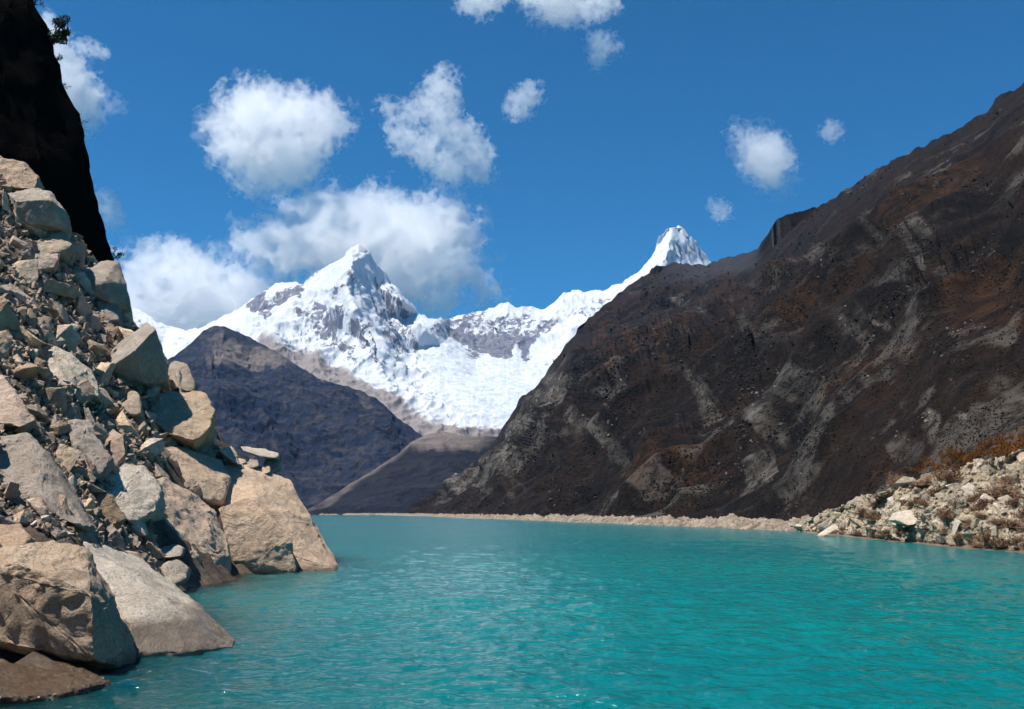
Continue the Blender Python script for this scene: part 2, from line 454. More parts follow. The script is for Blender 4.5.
# ---- bluish hill on the left
L_top = [(20, 420), (100, 395), (150, 371), (175, 355), (195, 340), (203, 331), (213, 325), (225, 327), (240, 332), (255, 339), (275, 349), (300, 367), (318, 377), (345, 384), (370, 394), (388, 405),
         (397, 417), (410, 424), (425, 436), (450, 462), (480, 500)]
L_bot = [(20, 514.6), (480, 514.6)]
L_pts = [(20, 514.6, 1700), (150, 514.6, 1720), (300, 514.6, 1750), (400, 514.6, 1900), (480, 514.6, 2100), (20, 419, 2600), (100, 394, 2700), (150, 370, 2850), (175, 354, 3000), (213, 324, 3300), (240, 331, 3350),
         (275, 348, 3300), (300, 366, 3200), (345, 383, 3000), (388, 404, 2950), (397, 416, 2950), (425, 435, 2900), (480, 499, 2600), (213, 360, 2850), (260, 385, 2900), (330, 405, 2650), (240, 430, 2350), (300, 440, 2500), (370, 440, 2500), (200, 440, 2300)]
def L_disp(P, U, V, s):
    t = sm(0, .1, s) * (1 - 0.7 * sm(0.9, 1, s))
    return (ridged(P * np.array([1 / 420, 1 / 420, 1 / 900]) + 1.7, 6, 0.56) * 34 + fbm(P / 60, 4, 0.6) * 6) * t
def L_mask(P, n, U, V):
    pale = blobs(U, V, [(250, 354, 38, 9, -8, 1), (226, 348, 22, 8, 15, .9), (215, 338, 14, 5, 30, .6), (322, 372, 14, 4, -15, .7), (275, 362, 20, 4, -20, .6), (365, 400, 18, 6, -35, .25), (215, 328, 10, 2, 0, .4)], 7)
    return np.stack([pale, 0 * pale, 0 * pale], -1)
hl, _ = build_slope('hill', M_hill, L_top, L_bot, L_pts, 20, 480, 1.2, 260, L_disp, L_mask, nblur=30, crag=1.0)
tag(hl, 'bluish dark hill with a pale patch under its top, below the snow peak', 'hill', kind='structure')

# ---- low moraine spur in front of it
S_top = [(250, 513), (300, 513.2), (312, 506), (330, 496), (350, 484), (375, 470), (398, 454), (412, 441), (428, 434), (445, 432), (465, 436), (500, 436), (540, 434)]
S_bot = [(250, 515), (540, 515)]
S_pts = [(250, 515, 1380), (300, 515, 1400), (440, 515, 1420), (540, 515, 1420), (250, 513, 1440), (312, 505, 1560), (350, 483, 1680), (398, 453, 1780), (428, 433, 1900), (445, 431, 1900), (500, 435, 1850), (440, 447, 1740), (540, 433, 1780), (380, 500, 1500), (460, 490, 1520)]
def S_disp(P, U, V, s):
    return (ridged(P * np.array([1 / 200, 1 / 200, 1 / 350]) + 5.7, 6, 0.5) * 9 + fbm(P / 30, 4, 0.6) * 1.5) * sm(0, .12, s) * (1 - 0.7 * sm(0.85, 1, s))
def S_mask(P, n, U, V):
    crest = np.interp(U, [a for a, b in S_top], [b for a, b in S_top])
    d = V - crest
    pale = sm(6, 1, d) * 0.7 * sm(460, 400, U)
    pale = np.maximum(pale, sm(450, 441, V - (U - 430) * -0.02 + fbm(np.stack([U, V, 0 * U], -1) * .08, 3) * 4) * sm(392, 402, U) * sm(505, 470, U))
    pale = np.maximum(pale, blobs(U, V, [(378, 466, 62, 2.6, 34, .8), (480, 441, 20, 3, 5, .3)], 1.5))
    return np.stack([np.clip(pale, 0, 1), 0 * U, 0.6 + 0 * U], -1)
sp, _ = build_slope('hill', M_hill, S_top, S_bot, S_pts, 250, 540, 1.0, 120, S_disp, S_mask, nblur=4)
tag(sp, 'low dark moraine spur with a pale crest at the head of the lake', 'hill', kind='structure')

# ---- snow massif
N_top = [(-60, 330), (60, 300), (100, 296), (125, 303), (140, 310), (158, 322), (172, 326), (185, 330), (200, 328), (215, 320), (232, 312), (248, 302), (262, 292), (275, 284), (288, 281), (303, 283), (315, 273),
         (325, 266), (335, 262), (344, 256), (351, 248), (358, 244), (364, 248), (370, 253), (376, 263), (384, 272), (395, 285), (408, 300), (420, 314), (432, 319), (450, 318), (470, 313), (488, 309), (500, 304), (508, 302), (516, 308), (528, 307),
         (545, 309), (556, 301), (563, 292), (578, 290), (592, 291), (606, 289), (622, 282), (638, 272), (648, 262), (655, 250), (658, 239), (662, 236), (667, 229), (673, 228), (678, 226), (684, 228), (688, 235), (695, 240), (700, 248), (711, 261), (730, 275), (780, 300)]
N_bot = [(-60, 470), (780, 470)]
N_pts = [(-60, 470, 5000), (100, 470, 4800), (250, 470, 4500), (400, 470, 4300), (500, 470, 4300), (600, 470, 4400), (780, 470, 4500),
         (-60, 328, 7800), (60, 298, 8000), (125, 301, 8000), (172, 325, 7700), (215, 318, 7300), (248, 300, 7100), (262, 290, 7000), (288, 279, 7000), (305, 282, 6950), (335, 260, 6750), (351, 247, 6620), (358, 243, 6560), (370, 252, 6660), (395, 284, 6750),
         (420, 313, 6900), (450, 317, 7300), (488, 308, 7400), (508, 301, 7450), (545, 308, 7500), (563, 291, 7550), (606, 288, 7700), (638, 271, 7800), (656, 248, 7900), (672, 227, 7950), (678, 225, 7950), (693, 239, 8050), (711, 260, 8150), (780, 298, 8200),
         (352, 262, 6330), (346, 285, 6060), (355, 312, 5830), (374, 345, 5600), (387, 372, 5450),
         (376, 285, 6640), (390, 318, 6520), (412, 350, 6260), (402, 300, 6460), (425, 330, 6330), (440, 345, 6450),
         (318, 290, 6640), (300, 305, 6560), (280, 322, 6200), (322, 325, 6250), (262, 310, 6700), (300, 345, 5850), (345, 370, 5500), (270, 345, 5700), (215, 345, 6000),
         (400, 395, 5150), (440, 430, 4700), (500, 435, 4700), (550, 420, 4900), (470, 380, 5650), (500, 400, 5250), (520, 372, 5900), (560, 350, 6300), (600, 330, 6700),
         (450, 335, 6950), (480, 352, 6750), (520, 350, 6750), (505, 325, 7150), (550, 325, 7000), (590, 310, 7150),
         (668, 250, 7650), (660, 275, 7450), (685, 265, 7750), (640, 300, 7200), (700, 300, 7500)]
def N_disp(P, U, V, s):
    wq = P + np.stack([fbm(P / 400.0, 2), fbm(P / 400.0 + 9, 2), 0 * P[..., 0]], -1) * 30
    flute = ridged(wq * np.array([1 / 75, 1 / 75, 1 / 2200]), 3, 0.5) * 17
    big = ridged(wq * np.array([1 / 420, 1 / 420, 1 / 1900]) + 2.2, 2, 0.4) * 50
    fine = fbm(P * np.array([1 / 30, 1 / 30, 1 / 90]), 3, 0.6) * 1.6
    gl = blobs(U, V, [(490, 385, 75, 40, -25, 1), (450, 350, 30, 20, 0, .6)], 6)
    ser = ridged(P * np.array([1 / 60, 1 / 30, 1 / 24]) + 4, 3, 0.6) * 3.2 * gl + fbm(P / 420, 2) * 30 * gl
    top = 1 - 0.92 * sm(0.88, 1.0, s)
    return (flute * (1 - 0.9 * gl) * (0.3 + 0.7 * top) + big * (1 - 0.9 * gl) * top + fine * (0.5 + 0.5 * top) + ser)
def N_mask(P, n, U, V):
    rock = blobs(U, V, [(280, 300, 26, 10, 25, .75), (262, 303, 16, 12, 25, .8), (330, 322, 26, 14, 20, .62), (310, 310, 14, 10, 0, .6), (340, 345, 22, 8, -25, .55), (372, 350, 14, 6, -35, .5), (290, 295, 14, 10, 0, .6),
                        (393, 320, 7, 36, 20, .6), (376, 300, 4, 24, 15, .52), (410, 340, 12, 14, 20, .56), (362, 335, 8, 22, 20, .48), (345, 290, 3, 20, -25, .45), (330, 300, 3, 16, -25, .4), (450, 325, 26, 7, 0, .45), (470, 335, 36, 11, -18, .8), (508, 345, 40, 13, 8, .85), (500, 326, 48, 12, 0, .55), (455, 323, 34, 7, 0, .55), (545, 325, 30, 10, 20, .55), (590, 305, 26, 7, 20, .45), (402, 312, 6, 26, 25, .55), (384, 318, 5, 32, 15, .5),  # rock, and the pyramid's shaded right flank painted in as rock colour
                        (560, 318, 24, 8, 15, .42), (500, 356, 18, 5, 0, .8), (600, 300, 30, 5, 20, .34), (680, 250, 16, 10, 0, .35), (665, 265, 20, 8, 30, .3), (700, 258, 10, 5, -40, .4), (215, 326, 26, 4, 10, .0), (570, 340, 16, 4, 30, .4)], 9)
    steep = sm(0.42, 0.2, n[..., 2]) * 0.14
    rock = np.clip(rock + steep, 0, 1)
    base = np.interp(U, [200, 262, 320, 360, 400, 430, 470, 520, 560], [340, 335, 352, 372, 396, 418, 427, 430, 420])
    mor = sm(-3, 7, V - base + fbm(np.stack([U, V, 0 * U], -1) * 0.06, 4) * 6)
    mor = np.maximum(mor * (U > 195), sm(425, 432, V))
    gl = blobs(U, V, [(490, 385, 80, 45, -25, 1), (520, 350, 30, 30, 0, .8)], 6)
    return np.stack([rock, gl, np.clip(mor, 0, 1)], -1)
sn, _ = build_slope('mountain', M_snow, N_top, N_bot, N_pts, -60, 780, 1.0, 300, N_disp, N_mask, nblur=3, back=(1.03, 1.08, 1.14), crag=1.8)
tag(sn, 'snow covered massif with a sharp white pyramid peak and a glacier below', 'mountain', kind='structure')

# ------------------------------------------------------------------ left hillside (world height field)
def rbf_fit(pts):
    p = np.array(pts, float); xy = p[:, :2]; z = p[:, 2]
    d = np.linalg.norm(xy[:, None] - xy[None], axis=-1)
    n = len(p)
    A = np.zeros((n + 3, n + 3)); A[:n, :n] = -d + 0 * np.eye(n)
    A[:n, n] = 1; A[:n, n + 1:] = xy; A[n:, :n] = A[:n, n:].T
    c = np.linalg.solve(A, np.concatenate([z, [0, 0, 0]]))
    def f(x, y):
        q = np.stack([x, y], -1)
        out = c[n] + c[n + 1] * x + c[n + 2] * y
        for k in range(n):
            out = out - c[k] * np.hypot(x - xy[k, 0], y - xy[k, 1])
        return out
    return f

HP = []
for u, v in [(100, 668), (152, 604), (170, 592), (226, 575)]:
    p = W(u, v, ws(u, v)); HP.append(tuple(p + np.array([0, 0.6, -0.15])))
for u, v, Y in [(60, 600, 32), (100, 600, 35), (60, 530, 38), (0, 530, 34.5), (150, 545, 54), (120, 570, 46), (230, 500, 73), (270, 480, 78.5), (300, 510, 75.5), (0, 430, 43), (100, 430, 57), (200, 432, 79), (0, 300, 60), (60, 300, 71),
                (110, 310, 88), (60, 210, 87), (105, 272, 95), (0, 175, 79), (185, 392, 83), (155, 350, 88), (-200, 600, 30), (-200, 430, 42), (-200, 300, 54), (-200, 150, 72), (-500, 560, 30), (150, 500, 60), (180, 470, 68), (60, 470, 48), (140, 410, 71)]:
    HP.append(tuple(W(u, v, Y)))
HP += [(-9.2, 22, -0.45), (-7.8, 19, -0.7), (-12, 20, 0.3), (-7.5, 25, -0.9), (-4, 22, -1.9), (-6, 35, -2.6), (-10, 45, -2.5), (-8, 60, -3), (-6, 80, -4), (0, 30, -5), (0, 60, -7), (-14, 10, 0.5), (-10, 0, 0.5), (-25, 0, 9), (-8, -20, 1), (-11, 88, -3), (-15.5, 76, -0.6), (-20, 100, -2), (-30, 112, -2), (-38, 125, 0),
       (-46, 118, 22), (-34, 104, 14), (-25, 94, 7), (-55, 140, 14), (-50, 160, 0), (-80, 100, 60), (-80, 60, 55), (-80, 20, 45), (-80, 150, 40), (-60, 100, 46), (-16, 84, 1.0), (-1, 10, -2), (6, 10, -6), (10, 100, -9), (0, -20, -3)]
hz = rbf_fit(HP)
gx = np.arange(-80, 10.01, 0.3); gy = np.arange(-20, 165.01, 0.4)
GX, GY = np.meshgrid(gx, gy)
GZ = hz(GX, GY)
q = np.stack([GX, GY, GZ], -1)
rough_amt = sm(-1.5, 1.0, GZ)
GZ = GZ + (ridged(q / 6.0 + 3, 5, 0.6) * 0.55 + fbm(q / 1.3, 4, 0.65) * 0.30) * (0.25 + 0.75 * rough_amt)
q = np.stack([GX, GY, GZ], -1)
me = mesh_from('slope', q.reshape(-1, 3), grid_faces(*GX.shape)[:, ::-1])
slope = link('slope', me, M_soil)
tag(slope, 'steep stony ground under the rock slide on the left shore', 'slope', kind='structure')
slope_bvh = BVHTree.FromPolygons(q.reshape(-1, 3).tolist(), grid_faces(*GX.shape).tolist())
CAM = Vector((0, 0, CAMH))
def hit(bvh, u, v):
    d = Vector(ray(u, v).tolist()).normalized()
    loc, nrm, i, dist = bvh.ray_cast(CAM, d)
    return loc, nrm

# ------------------------------------------------------------------ rocks
def rock_mesh(name, groups, subdiv=4, amp=0.06, freq=1.0, bevel=0.06, seed=0, extra=None):
    """angular rock: convex blocks of given corners, edges worn, surface chipped. groups: list of corner lists"""
    V_all = []; F_all = []; off = 0
    for g in groups:
        bm = bmesh.new()
        for p in g: bm.verts.new(p)
        r = bmesh.ops.convex_hull(bm, input=bm.verts[:], use_existing_faces=False)
        bmesh.ops.delete(bm, geom=[x for x in r['geom_interior'] if isinstance(x, bmesh.types.BMVert)], context='VERTS')
        loose = [v_ for v_ in bm.verts if not v_.link_faces]
        bmesh.ops.delete(bm, geom=loose, context='VERTS')
        bmesh.ops.recalc_face_normals(bm, faces=bm.faces[:])
        size = max((max(v_.co[i] for v_ in bm.verts) - min(v_.co[i] for v_ in bm.verts)) for i in range(3))
        if bevel > 0:
            try:
                bmesh.ops.bevel(bm, geom=bm.edges[:], offset=bevel * size, segments=2, profile=0.6, affect='EDGES', clamp_overlap=True)
            except Exception:
                pass
        bmesh.ops.triangulate(bm, faces=bm.faces[:])
        target = size / (2 ** subdiv) * 1.5
        for _ in range(subdiv + 2):
            long = [e for e in bm.edges if e.calc_length() > target]
            if not long or len(bm.verts) > 14000: break
            bmesh.ops.subdivide_edges(bm, edges=long, cuts=1)
            bmesh.ops.triangulate(bm, faces=[f for f in bm.faces if len(f.verts) > 3])
        bmesh.ops.recalc_face_normals(bm, faces=bm.faces[:])
        bm.normal_update()
        co = np.array([v_.co[:] for v_ in bm.verts]); nn = np.array([v_.normal[:] for v_ in bm.verts])
        k = size
        s0 = seed * 3.17
        h = fbm(co / k * 2.2 * freq + s0, 3, 0.5) * amp * k * 0.7
        h += ridged(co / k * 5.0 * freq + s0, 4, 0.6) * amp * k * 0.35
        h += fbm(co / k * 16 * freq + s0, 3, 0.6) * amp * k * 0.13
        # flat chips: quantised steps give facets and ledges
        st = pn(co / k * 3.3 * freq + s0 + 5)
        h += (np.round(st * 5) / 5 - st) * amp * k * 0.8
        co = co + nn * h[:, None]
        V_all.append(co); F_all += [[v_.index + off for v_ in f.verts] for f in bm.faces] if False else []
        bm.verts.index_update()
        F_all += [[v_.index + off for v_ in f.verts] for f in bm.faces]
        off += len(co)
        bm.free()
    co = np.concatenate(V_all)
    if extra is not None: co = extra(co)
    me = mesh_from(name, co, F_all)
    return me

def key_rock(groups, mat, label, name='boulder', cat='boulder', amp=0.05, freq=1.0, bevel=0.05, subdiv=5, seed=0, sink=0.0, group=None, adj=True):
    gs = []
    k_ = 1.0
    if adj:
        rat = []
        for g in groups:
            for u, v, Y in g['pts']:
                loc, _n = hit(slope_bvh, u, v)
                if loc is not None: rat.append(loc.y / Y)
        if rat:
            k_ = min(max(float(np.percentile(rat, 35)) * 0.985, 0.75), 1.1)
    for g in groups:
        g['pts'] = [(u, v, Y * k_) for u, v, Y in g['pts']]
        pts = []
        front = [W(u, v, Y) for u, v, Y in g['pts']]
        pts += front
        c = np.mean(front, axis=0)
        back = g.get('back', 3.0)
        sh = g.get('shrink', 0.8)
        drop = g.get('drop', 0.3)
        for p in front:
            qv = c + (p - c) * sh
            qv = qv * 1.0 + np.array([-0.15 * back, back, -drop * back])
            pts.append(qv)
        if g.get('under'):
            for p in front:
                if p[2] < g['under_z']: pts.append(p + np.array([0, 0.3, -g['under']]))
        gs.append([tuple(p) for p in pts])
    cen = np.mean([p for g in gs for p in g], axis=0)
    cen[2] = min(p[2] for g in gs for p in g)
    gs = [[tuple(np.array(p) - cen) for p in g] for g in gs]
    me = rock_mesh(name, gs, subdiv, amp, freq, bevel, seed)
    o = link(name, me, mat)
    o.location = cen
    tag(o, label, cat, group)
    return o

def G(pts, **kw):
    d = dict(pts=pts); d.update(kw); return d

key_rock([G([(-60, 572, 27.2), (-10, 569, 26.6), (12, 562, 26.5), (50, 575, 26.2), (92, 594, 25.9), (106, 602, 27.4), (126, 622, 28.2), (136, 648, 28.6), (138, 664, 28.4), (114, 668, 27.0), (94, 660, 26.0), (50, 646, 26.5), (-10, 630, 26.9), (-60, 636, 27.2), (94, 668, 27.0), (50, 656, 27.6),
             (14, 546, 27.6), (45, 541, 28.4), (86, 549, 28.6), (-30, 552, 28.5), (95, 575, 28.0)], back=2.0, shrink=0.7, drop=0.5)],
         M_tan, 'largest near boulder at lower left, flat pale top and dark overhanging side above the water', amp=0.035, freq=1.3, bevel=0.03, subdiv=6, seed=1, adj=False)
key_rock([G([(84, 541, 33), (122, 548, 37), (158, 570, 39), (168, 590, 36.5), (190, 612, 32.6), (237, 637, 32.2), (186, 617, 30.6), (130, 622, 28.9), (100, 612, 30), (90, 570, 31.5), (135, 652, 28.4), (182, 652, 29.0), (236, 645, 31.0)],
            back=2.0, shrink=0.75, drop=0.9, under=1.2, under_z=0.5)],
         M_ramp, 'smooth pale granite slab running down into the lake behind the largest near boulder', amp=0.018, freq=1.2, bevel=0.03, subdiv=6, seed=2, adj=False)
key_rock([G([(150, 505, 58.5), (153, 478, 62), (166, 477, 63.5), (190, 491, 65), (216, 513, 65), (228, 548, 63.5), (229, 572, 62.2), (222, 580, 60.5), (186, 562, 57.5), (154, 536, 56.5)], back=3.5, shrink=0.85, under=1.0, under_z=1.5)],
         M_tan, 'broad tilted tan slab standing at the waterline left of the rounded headland rock', amp=0.028, bevel=0.03, subdiv=6, seed=3, adj=False)
key_rock([G([(200, 470, 74), (222, 459, 76.5), (250, 463, 78.5), (272, 470, 79.5), (290, 481, 79), (303, 500, 77), (314, 524, 74.5), (324, 544, 73), (341, 568, 72.5), (335, 572, 70.5), (300, 573, 69.8), (250, 573, 69.3), (226, 560, 69), (216, 520, 69.6), (258, 500, 71.6), (290, 520, 71.8)], back=6, shrink=0.8, drop=0.6, under=1.2, under_z=0.8),
          G([(160, 445, 70), (184, 446, 72.5), (222, 459, 75), (232, 478, 72.6), (222, 503, 69.8), (203, 501, 68.5), (180, 487, 67.5)], back=4, shrink=0.85),
          G([(218, 508, 68.4), (246, 497, 69.6), (272, 517, 69.0), (292, 540, 68.6), (297, 572, 68.4), (250, 574, 68.0), (232, 560, 67.6)], back=4, shrink=0.85, under=1.0, under_z=0.8)],
         M_tan, 'huge rounded headland rock with a dark crevice at the tip of the left shore', amp=0.017, freq=1.2, bevel=0.05, subdiv=6, seed=4, adj=False)
key_rock([G([(103, 357, 82.5), (118, 343, 84), (147, 322, 86), (156, 328, 81.5), (133, 352, 79.6), (115, 364, 79.2), (103, 372, 81), (113, 377, 80.6), (145, 384, 82.6), (168, 381, 84.6), (166, 364, 84.5)], back=4, shrink=0.8, drop=0.2)],
         M_grey, 'wedge shaped boulder with a pale sloping top and a dark triangular face', amp=0.018, bevel=0.012, subdiv=5, seed=5)
key_rock([G([(145, 396, 78), (163, 392, 79.5), (200, 391, 80.5), (210, 398, 79.5), (215, 412, 78), (208, 431, 76), (193, 442, 75), (166, 434, 75), (148, 416, 76)], back=4, shrink=0.85)],
         M_tan, 'blocky tan boulder below the dark wedge, perched over the rounded headland rock', amp=0.035, bevel=0.03, subdiv=5, seed=6)
key_rock([G([(168, 364, 86), (176, 358, 87), (189, 362, 86), (197, 388, 83), (190, 393, 82.6), (168, 385, 83)], back=3, shrink=0.85)], M_grey, 'grey block on the skyline just right of the dark wedge boulder', amp=0.04, subdiv=4, seed=7)
key_rock([G([(119, 399, 73.5), (130, 390, 74.5), (138, 391, 74), (143, 413, 72.4), (132, 416, 71.8), (121, 409, 72)], back=2, shrink=0.85)], M_grey, 'small upright grey block left of the blocky tan boulder', amp=0.03, subdiv=4, seed=8)
key_rock([G([(35, 366, 60), (40, 354, 61.5), (54, 347, 62.8), (69, 354, 63), (90, 370, 63.2), (98, 386, 62.4), (99, 397, 61), (80, 390, 59.6), (68, 381, 58.8), (45, 379, 58.6), (52, 363, 60)], back=3, shrink=0.8)],
         M_pale, 'rounded pale boulder halfway up the rock slide, cracked at its right end', amp=0.03, bevel=0.04, subdiv=5, seed=9)
key_rock([G([(-12, 438, 38.6), (26, 432, 39.2), (44, 447, 38.8), (94, 525, 37.4), (86, 529, 36.4), (62, 519, 35.6), (44, 500, 35.8), (-12, 480, 36.4)], back=2.2, shrink=0.9)],
         M_grey, 'long grey slab leaning down to the right at the left edge above the largest boulder', amp=0.03, bevel=0.03, subdiv=5, seed=10)
key_rock([G([(-15, 372, 47.5), (2, 373, 47.5), (14, 388, 46.6), (36, 420, 45.5), (20, 427, 44.6), (-15, 421, 44.8)], back=2.2, shrink=0.9)],
         M_tan, 'brown boulder cut by the left edge, above the long grey slab', amp=0.035, subdiv=5, seed=11)
key_rock([G([(66, 424, 55), (70, 419, 56), (90, 420, 56), (96, 433, 55.6), (111, 458, 54), (97, 480, 52.4), (74, 458, 52.6)], back=2.4, shrink=0.85)],
         M_grey, 'dark sided boulder with a small bright top between the pale boulders', amp=0.05, bevel=0.02, subdiv=5, seed=12)
key_rock([G([(104, 466, 58), (121, 457, 59.6), (144, 465, 60), (161, 486, 59.6), (158, 510, 57.4), (132, 523, 55), (110, 505, 55), (103, 490, 56)], back=3, shrink=0.8)],
         M_pale, 'rounded pale boulder just above and left of the broad tilted tan slab', amp=0.035, bevel=0.05, subdiv=5, seed=13)
key_rock([G([(-20, 527, 31), (4, 526, 31.2), (20, 522, 31.6), (32, 537, 31), (22, 550, 30.2), (-20, 572, 29.6)], back=1.6, shrink=0.85)],
         M_tan, 'tan boulder at the left edge resting behind the largest near boulder', amp=0.035, subdiv=5, seed=14)
key_rock([G([(6, 192, 82), (32, 187, 84), (52, 191, 83.6), (66, 210, 82), (65, 227, 81.6), (28, 224, 80.6), (15, 215, 80.4), (14, 200, 80.2), (50, 199, 80.8)], back=3, shrink=0.85)],
         M_grey, 'grey boulder with a thin bright top edge just below the foot of the black cliff', amp=0.03, bevel=0.02, subdiv=5, seed=15)
key_rock([G([(-15, 158, 84), (0, 156, 85), (29, 163, 85.6), (40, 176, 84.6), (35, 189, 83), (8, 187, 81.8), (-15, 184, 82)], back=3, shrink=0.85)],
         M_tan, 'topmost pale boulder of the rock slide at the left edge', amp=0.05, bevel=0.03, subdiv=5, seed=16)
key_rock([G([(28, 246, 78), (48, 232, 80), (62, 229, 80.6), (75, 242, 79.6), (64, 251, 78), (38, 256, 77)], back=2.4, shrink=0.85)],
         M_grey, 'flattish brown grey boulder under the thin edged boulder high on the slide', amp=0.04, subdiv=5, seed=17)
key_rock([G([(79, 275, 89), (91, 272, 90), (103, 260, 93), (118, 261, 93), (104, 282, 88.4), (84, 293, 88.6), (110, 302, 89), (128, 304, 91), (126, 284, 91.6)], back=3.6, shrink=0.85)],
         M_grey, 'block with a bright flat top on the skyline at the foot of the black cliff', amp=0.025, bevel=0.015, subdiv=5, seed=18)
key_rock([G([(94, 300, 84.5), (108, 294, 86), (119, 300, 86), (120, 320, 84), (104, 322, 83)], back=2.2, shrink=0.85)],
         M_grey, 'short grey block between the skyline block and the wedge boulder', amp=0.035, subdiv=4, seed=19)
key_rock([G([(240, 446, 79), (262, 448, 80.5), (279, 453, 80.5), (279, 458, 79.4), (262, 457, 78.2), (242, 450, 78)], back=2.0, shrink=0.9, drop=0.05)],
         M_pale, 'thin flat slab sticking out over the top of the rounded headland rock', amp=0.03, subdiv=4, seed=20, adj=False)
key_rock([G([(264, 458, 80), (279, 460, 80.5), (281, 468, 79.5), (272, 474, 78.6), (262, 470, 78.4)], back=1.6, shrink=0.9, drop=0.05)],
         M_grey, 'grey stone wedged under the thin flat slab on the headland rock', amp=0.04, subdiv=4, seed=21, adj=False)
key_rock([G([(-40, 662, 24.5), (10, 664, 26), (55, 664, 26.2), (85, 672, 26), (114, 681, 24.6), (60, 693, 22.6), (-40, 700, 21.8), (20, 676, 23.8), (60, 676, 24.4)], back=1.0, shrink=0.8, drop=0.6, under=0.9, under_z=0.6)],
         M_wet, 'low wet brown rock awash in the water below the largest near boulder', amp=0.035, freq=1.5, bevel=0.03, subdiv=6, seed=22, adj=False)

# three scree stones against the tilted slab
key_rock([G([(158, 550, 52.5), (172, 543, 53.5), (184, 547, 53.2), (182, 556, 52), (164, 558, 51.6)], back=1.2, shrink=0.9, drop=0.1)], M_grey, 'flat topped grey block stacked second from the waterline beside the tilted tan slab', amp=0.03, subdiv=4, seed=23)
key_rock([G([(160, 564, 51.5), (176, 558, 52.5), (190, 566, 52.4), (186, 580, 51), (166, 588, 50)], back=1.4, shrink=0.9, drop=0.2)], M_grey, 'dark wet stone at the waterline in the little cove beside the tilted tan slab', amp=0.045, subdiv=4, seed=24, adj=False)

for k, (u, v, w_, h_, Y, lab) in enumerate([(229, 459, 9, 7, 77, 'leftmost of the small stones lined up on top of the rounded headland rock'), (240, 461, 13, 6, 77.5, 'small flat stone on the headland rock, left of the protruding flat slab'),
        (253, 463, 12, 9, 77.6, 'small block directly under the protruding flat slab on the headland rock'), (266, 469, 10, 9, 78, 'small block under the right end of the protruding flat slab'), (236, 466, 16, 5, 76, 'low flat stone in front of the small stones on the headland rock')]):
    key_rock([G([(u - w_ / 2, v + h_ * .4, Y), (u - w_ * .3, v - h_ / 2, Y + .5), (u + w_ * .4, v - h_ * .4, Y + .5), (u + w_ / 2, v + h_ * .2, Y), (u + w_ * .2, v + h_ / 2, Y - .3), (u - w_ * .3, v + h_ / 2, Y - .3)], back=1.0, shrink=.9, drop=.1)],
             M_tan if k % 2 else M_grey, lab, name='stone', cat='stone', amp=0.04, subdiv=3, seed=60 + k, adj=False)
# variants for scattered stones
def random_rock(name, seed, elong, subdiv=3, amp=0.04, bevel=0.04):
    r = np.random.default_rng(seed)
    n = r.integers(9, 15)
    p = r.normal(size=(n, 3)); p /= np.linalg.norm(p, axis=1)[:, None]
    # block like: push towards a box
    p = np.sign(p) * np.abs(p) ** 0.6
    p *= np.array(elong) * r.uniform(0.82, 1.1, size=(n, 1))
    return rock_mesh(name, [[tuple(x * 0.5) for x in p]], subdiv, amp, 1.0, bevel, seed)

stone_vars = [random_rock('stone', 100 + k, e, 4, 0.028, 0.010) for k, e in enumerate([(1, .8, .5), (1, .6, .3), (1, .9, .7), (1.1, .45, .4), (1.1, .75, .25), (1, .8, .6), (1.2, .5, .5), (1.1, .9, .35), (1.1, .6, .4), (1, .9, .5)])]
for m_ in stone_vars: m_.materials.append(M_scree)
bank_vars = []
for m_ in stone_vars[:8]:
    c = m_.copy(); c.materials.clear(); c.materials.append(M_bank); bank_vars.append(c)
tiny_vars = [random_rock('pebble', 200 + k, e, 1, 0.05, 0.0) for k, e in enumerate([(1, .8, .6), (1, .6, .35), (1, .9, .8), (1, .5, .45), (1, .7, .3)])]
def mesh_np(me):
    n = len(me.vertices); a = np.empty(n * 3); me.vertices.foreach_get('co', a)
    return a.reshape(-1, 3), [list(p.vertices) for p in me.polygons]
tiny_np = [mesh_np(m_) for m_ in tiny_vars]

def inside(poly, x, y):
    c = False; j = len(poly) - 1
    for i in range(len(poly)):
        xi, yi = poly[i]; xj, yj = poly[j]
        if ((yi > y) != (yj > y)) and (x < (xj - xi) * (y - yi) / (yj - yi) + xi): c = not c
        j = i
    return c

scree_poly = [(-70, 165), (0, 168), (20, 185), (60, 215), (85, 250), (112, 265), (122, 300), (128, 330), (160, 352), (172, 385), (200, 395), (208, 430), (215, 440), (226, 458), (262, 468), (240, 470), (215, 462), (165, 446), (160, 470), (162, 500), (150, 515),
              (155, 545), (168, 570), (160, 590), (140, 575), (95, 545), (60, 540), (30, 525), (-70, 560)]
keep_out = [(5, 60, -20, 60), ]
key_polys = [[(35, 366), (54, 347), (90, 370), (99, 397), (45, 379)], [(-12, 440), (26, 434), (44, 450), (88, 524), (60, 516), (-12, 478)], [(105, 466), (122, 459), (158, 486), (150, 512), (110, 500)],
             [(-15, 375), (10, 385), (30, 420), (-15, 420)], [(70, 422), (90, 422), (108, 458), (95, 474)], [(8, 193), (50, 193), (62, 222), (20, 218)], [(82, 278), (105, 263), (125, 300), (100, 298)], [(-15, 160), (35, 170), (30, 186), (-15, 180)],
             [(30, 248), (60, 232), (70, 244), (40, 254)], [(120, 397), (140, 392), (142, 414), (122, 410)]]
placed = []
S_GROUP = 'stones of the rock slide on the left shore'
base_stone = None
stones = []
tries = 0
sizes = sorted([8 + 30 * (random.random() ** 2.0) for _ in range(270)], reverse=True)
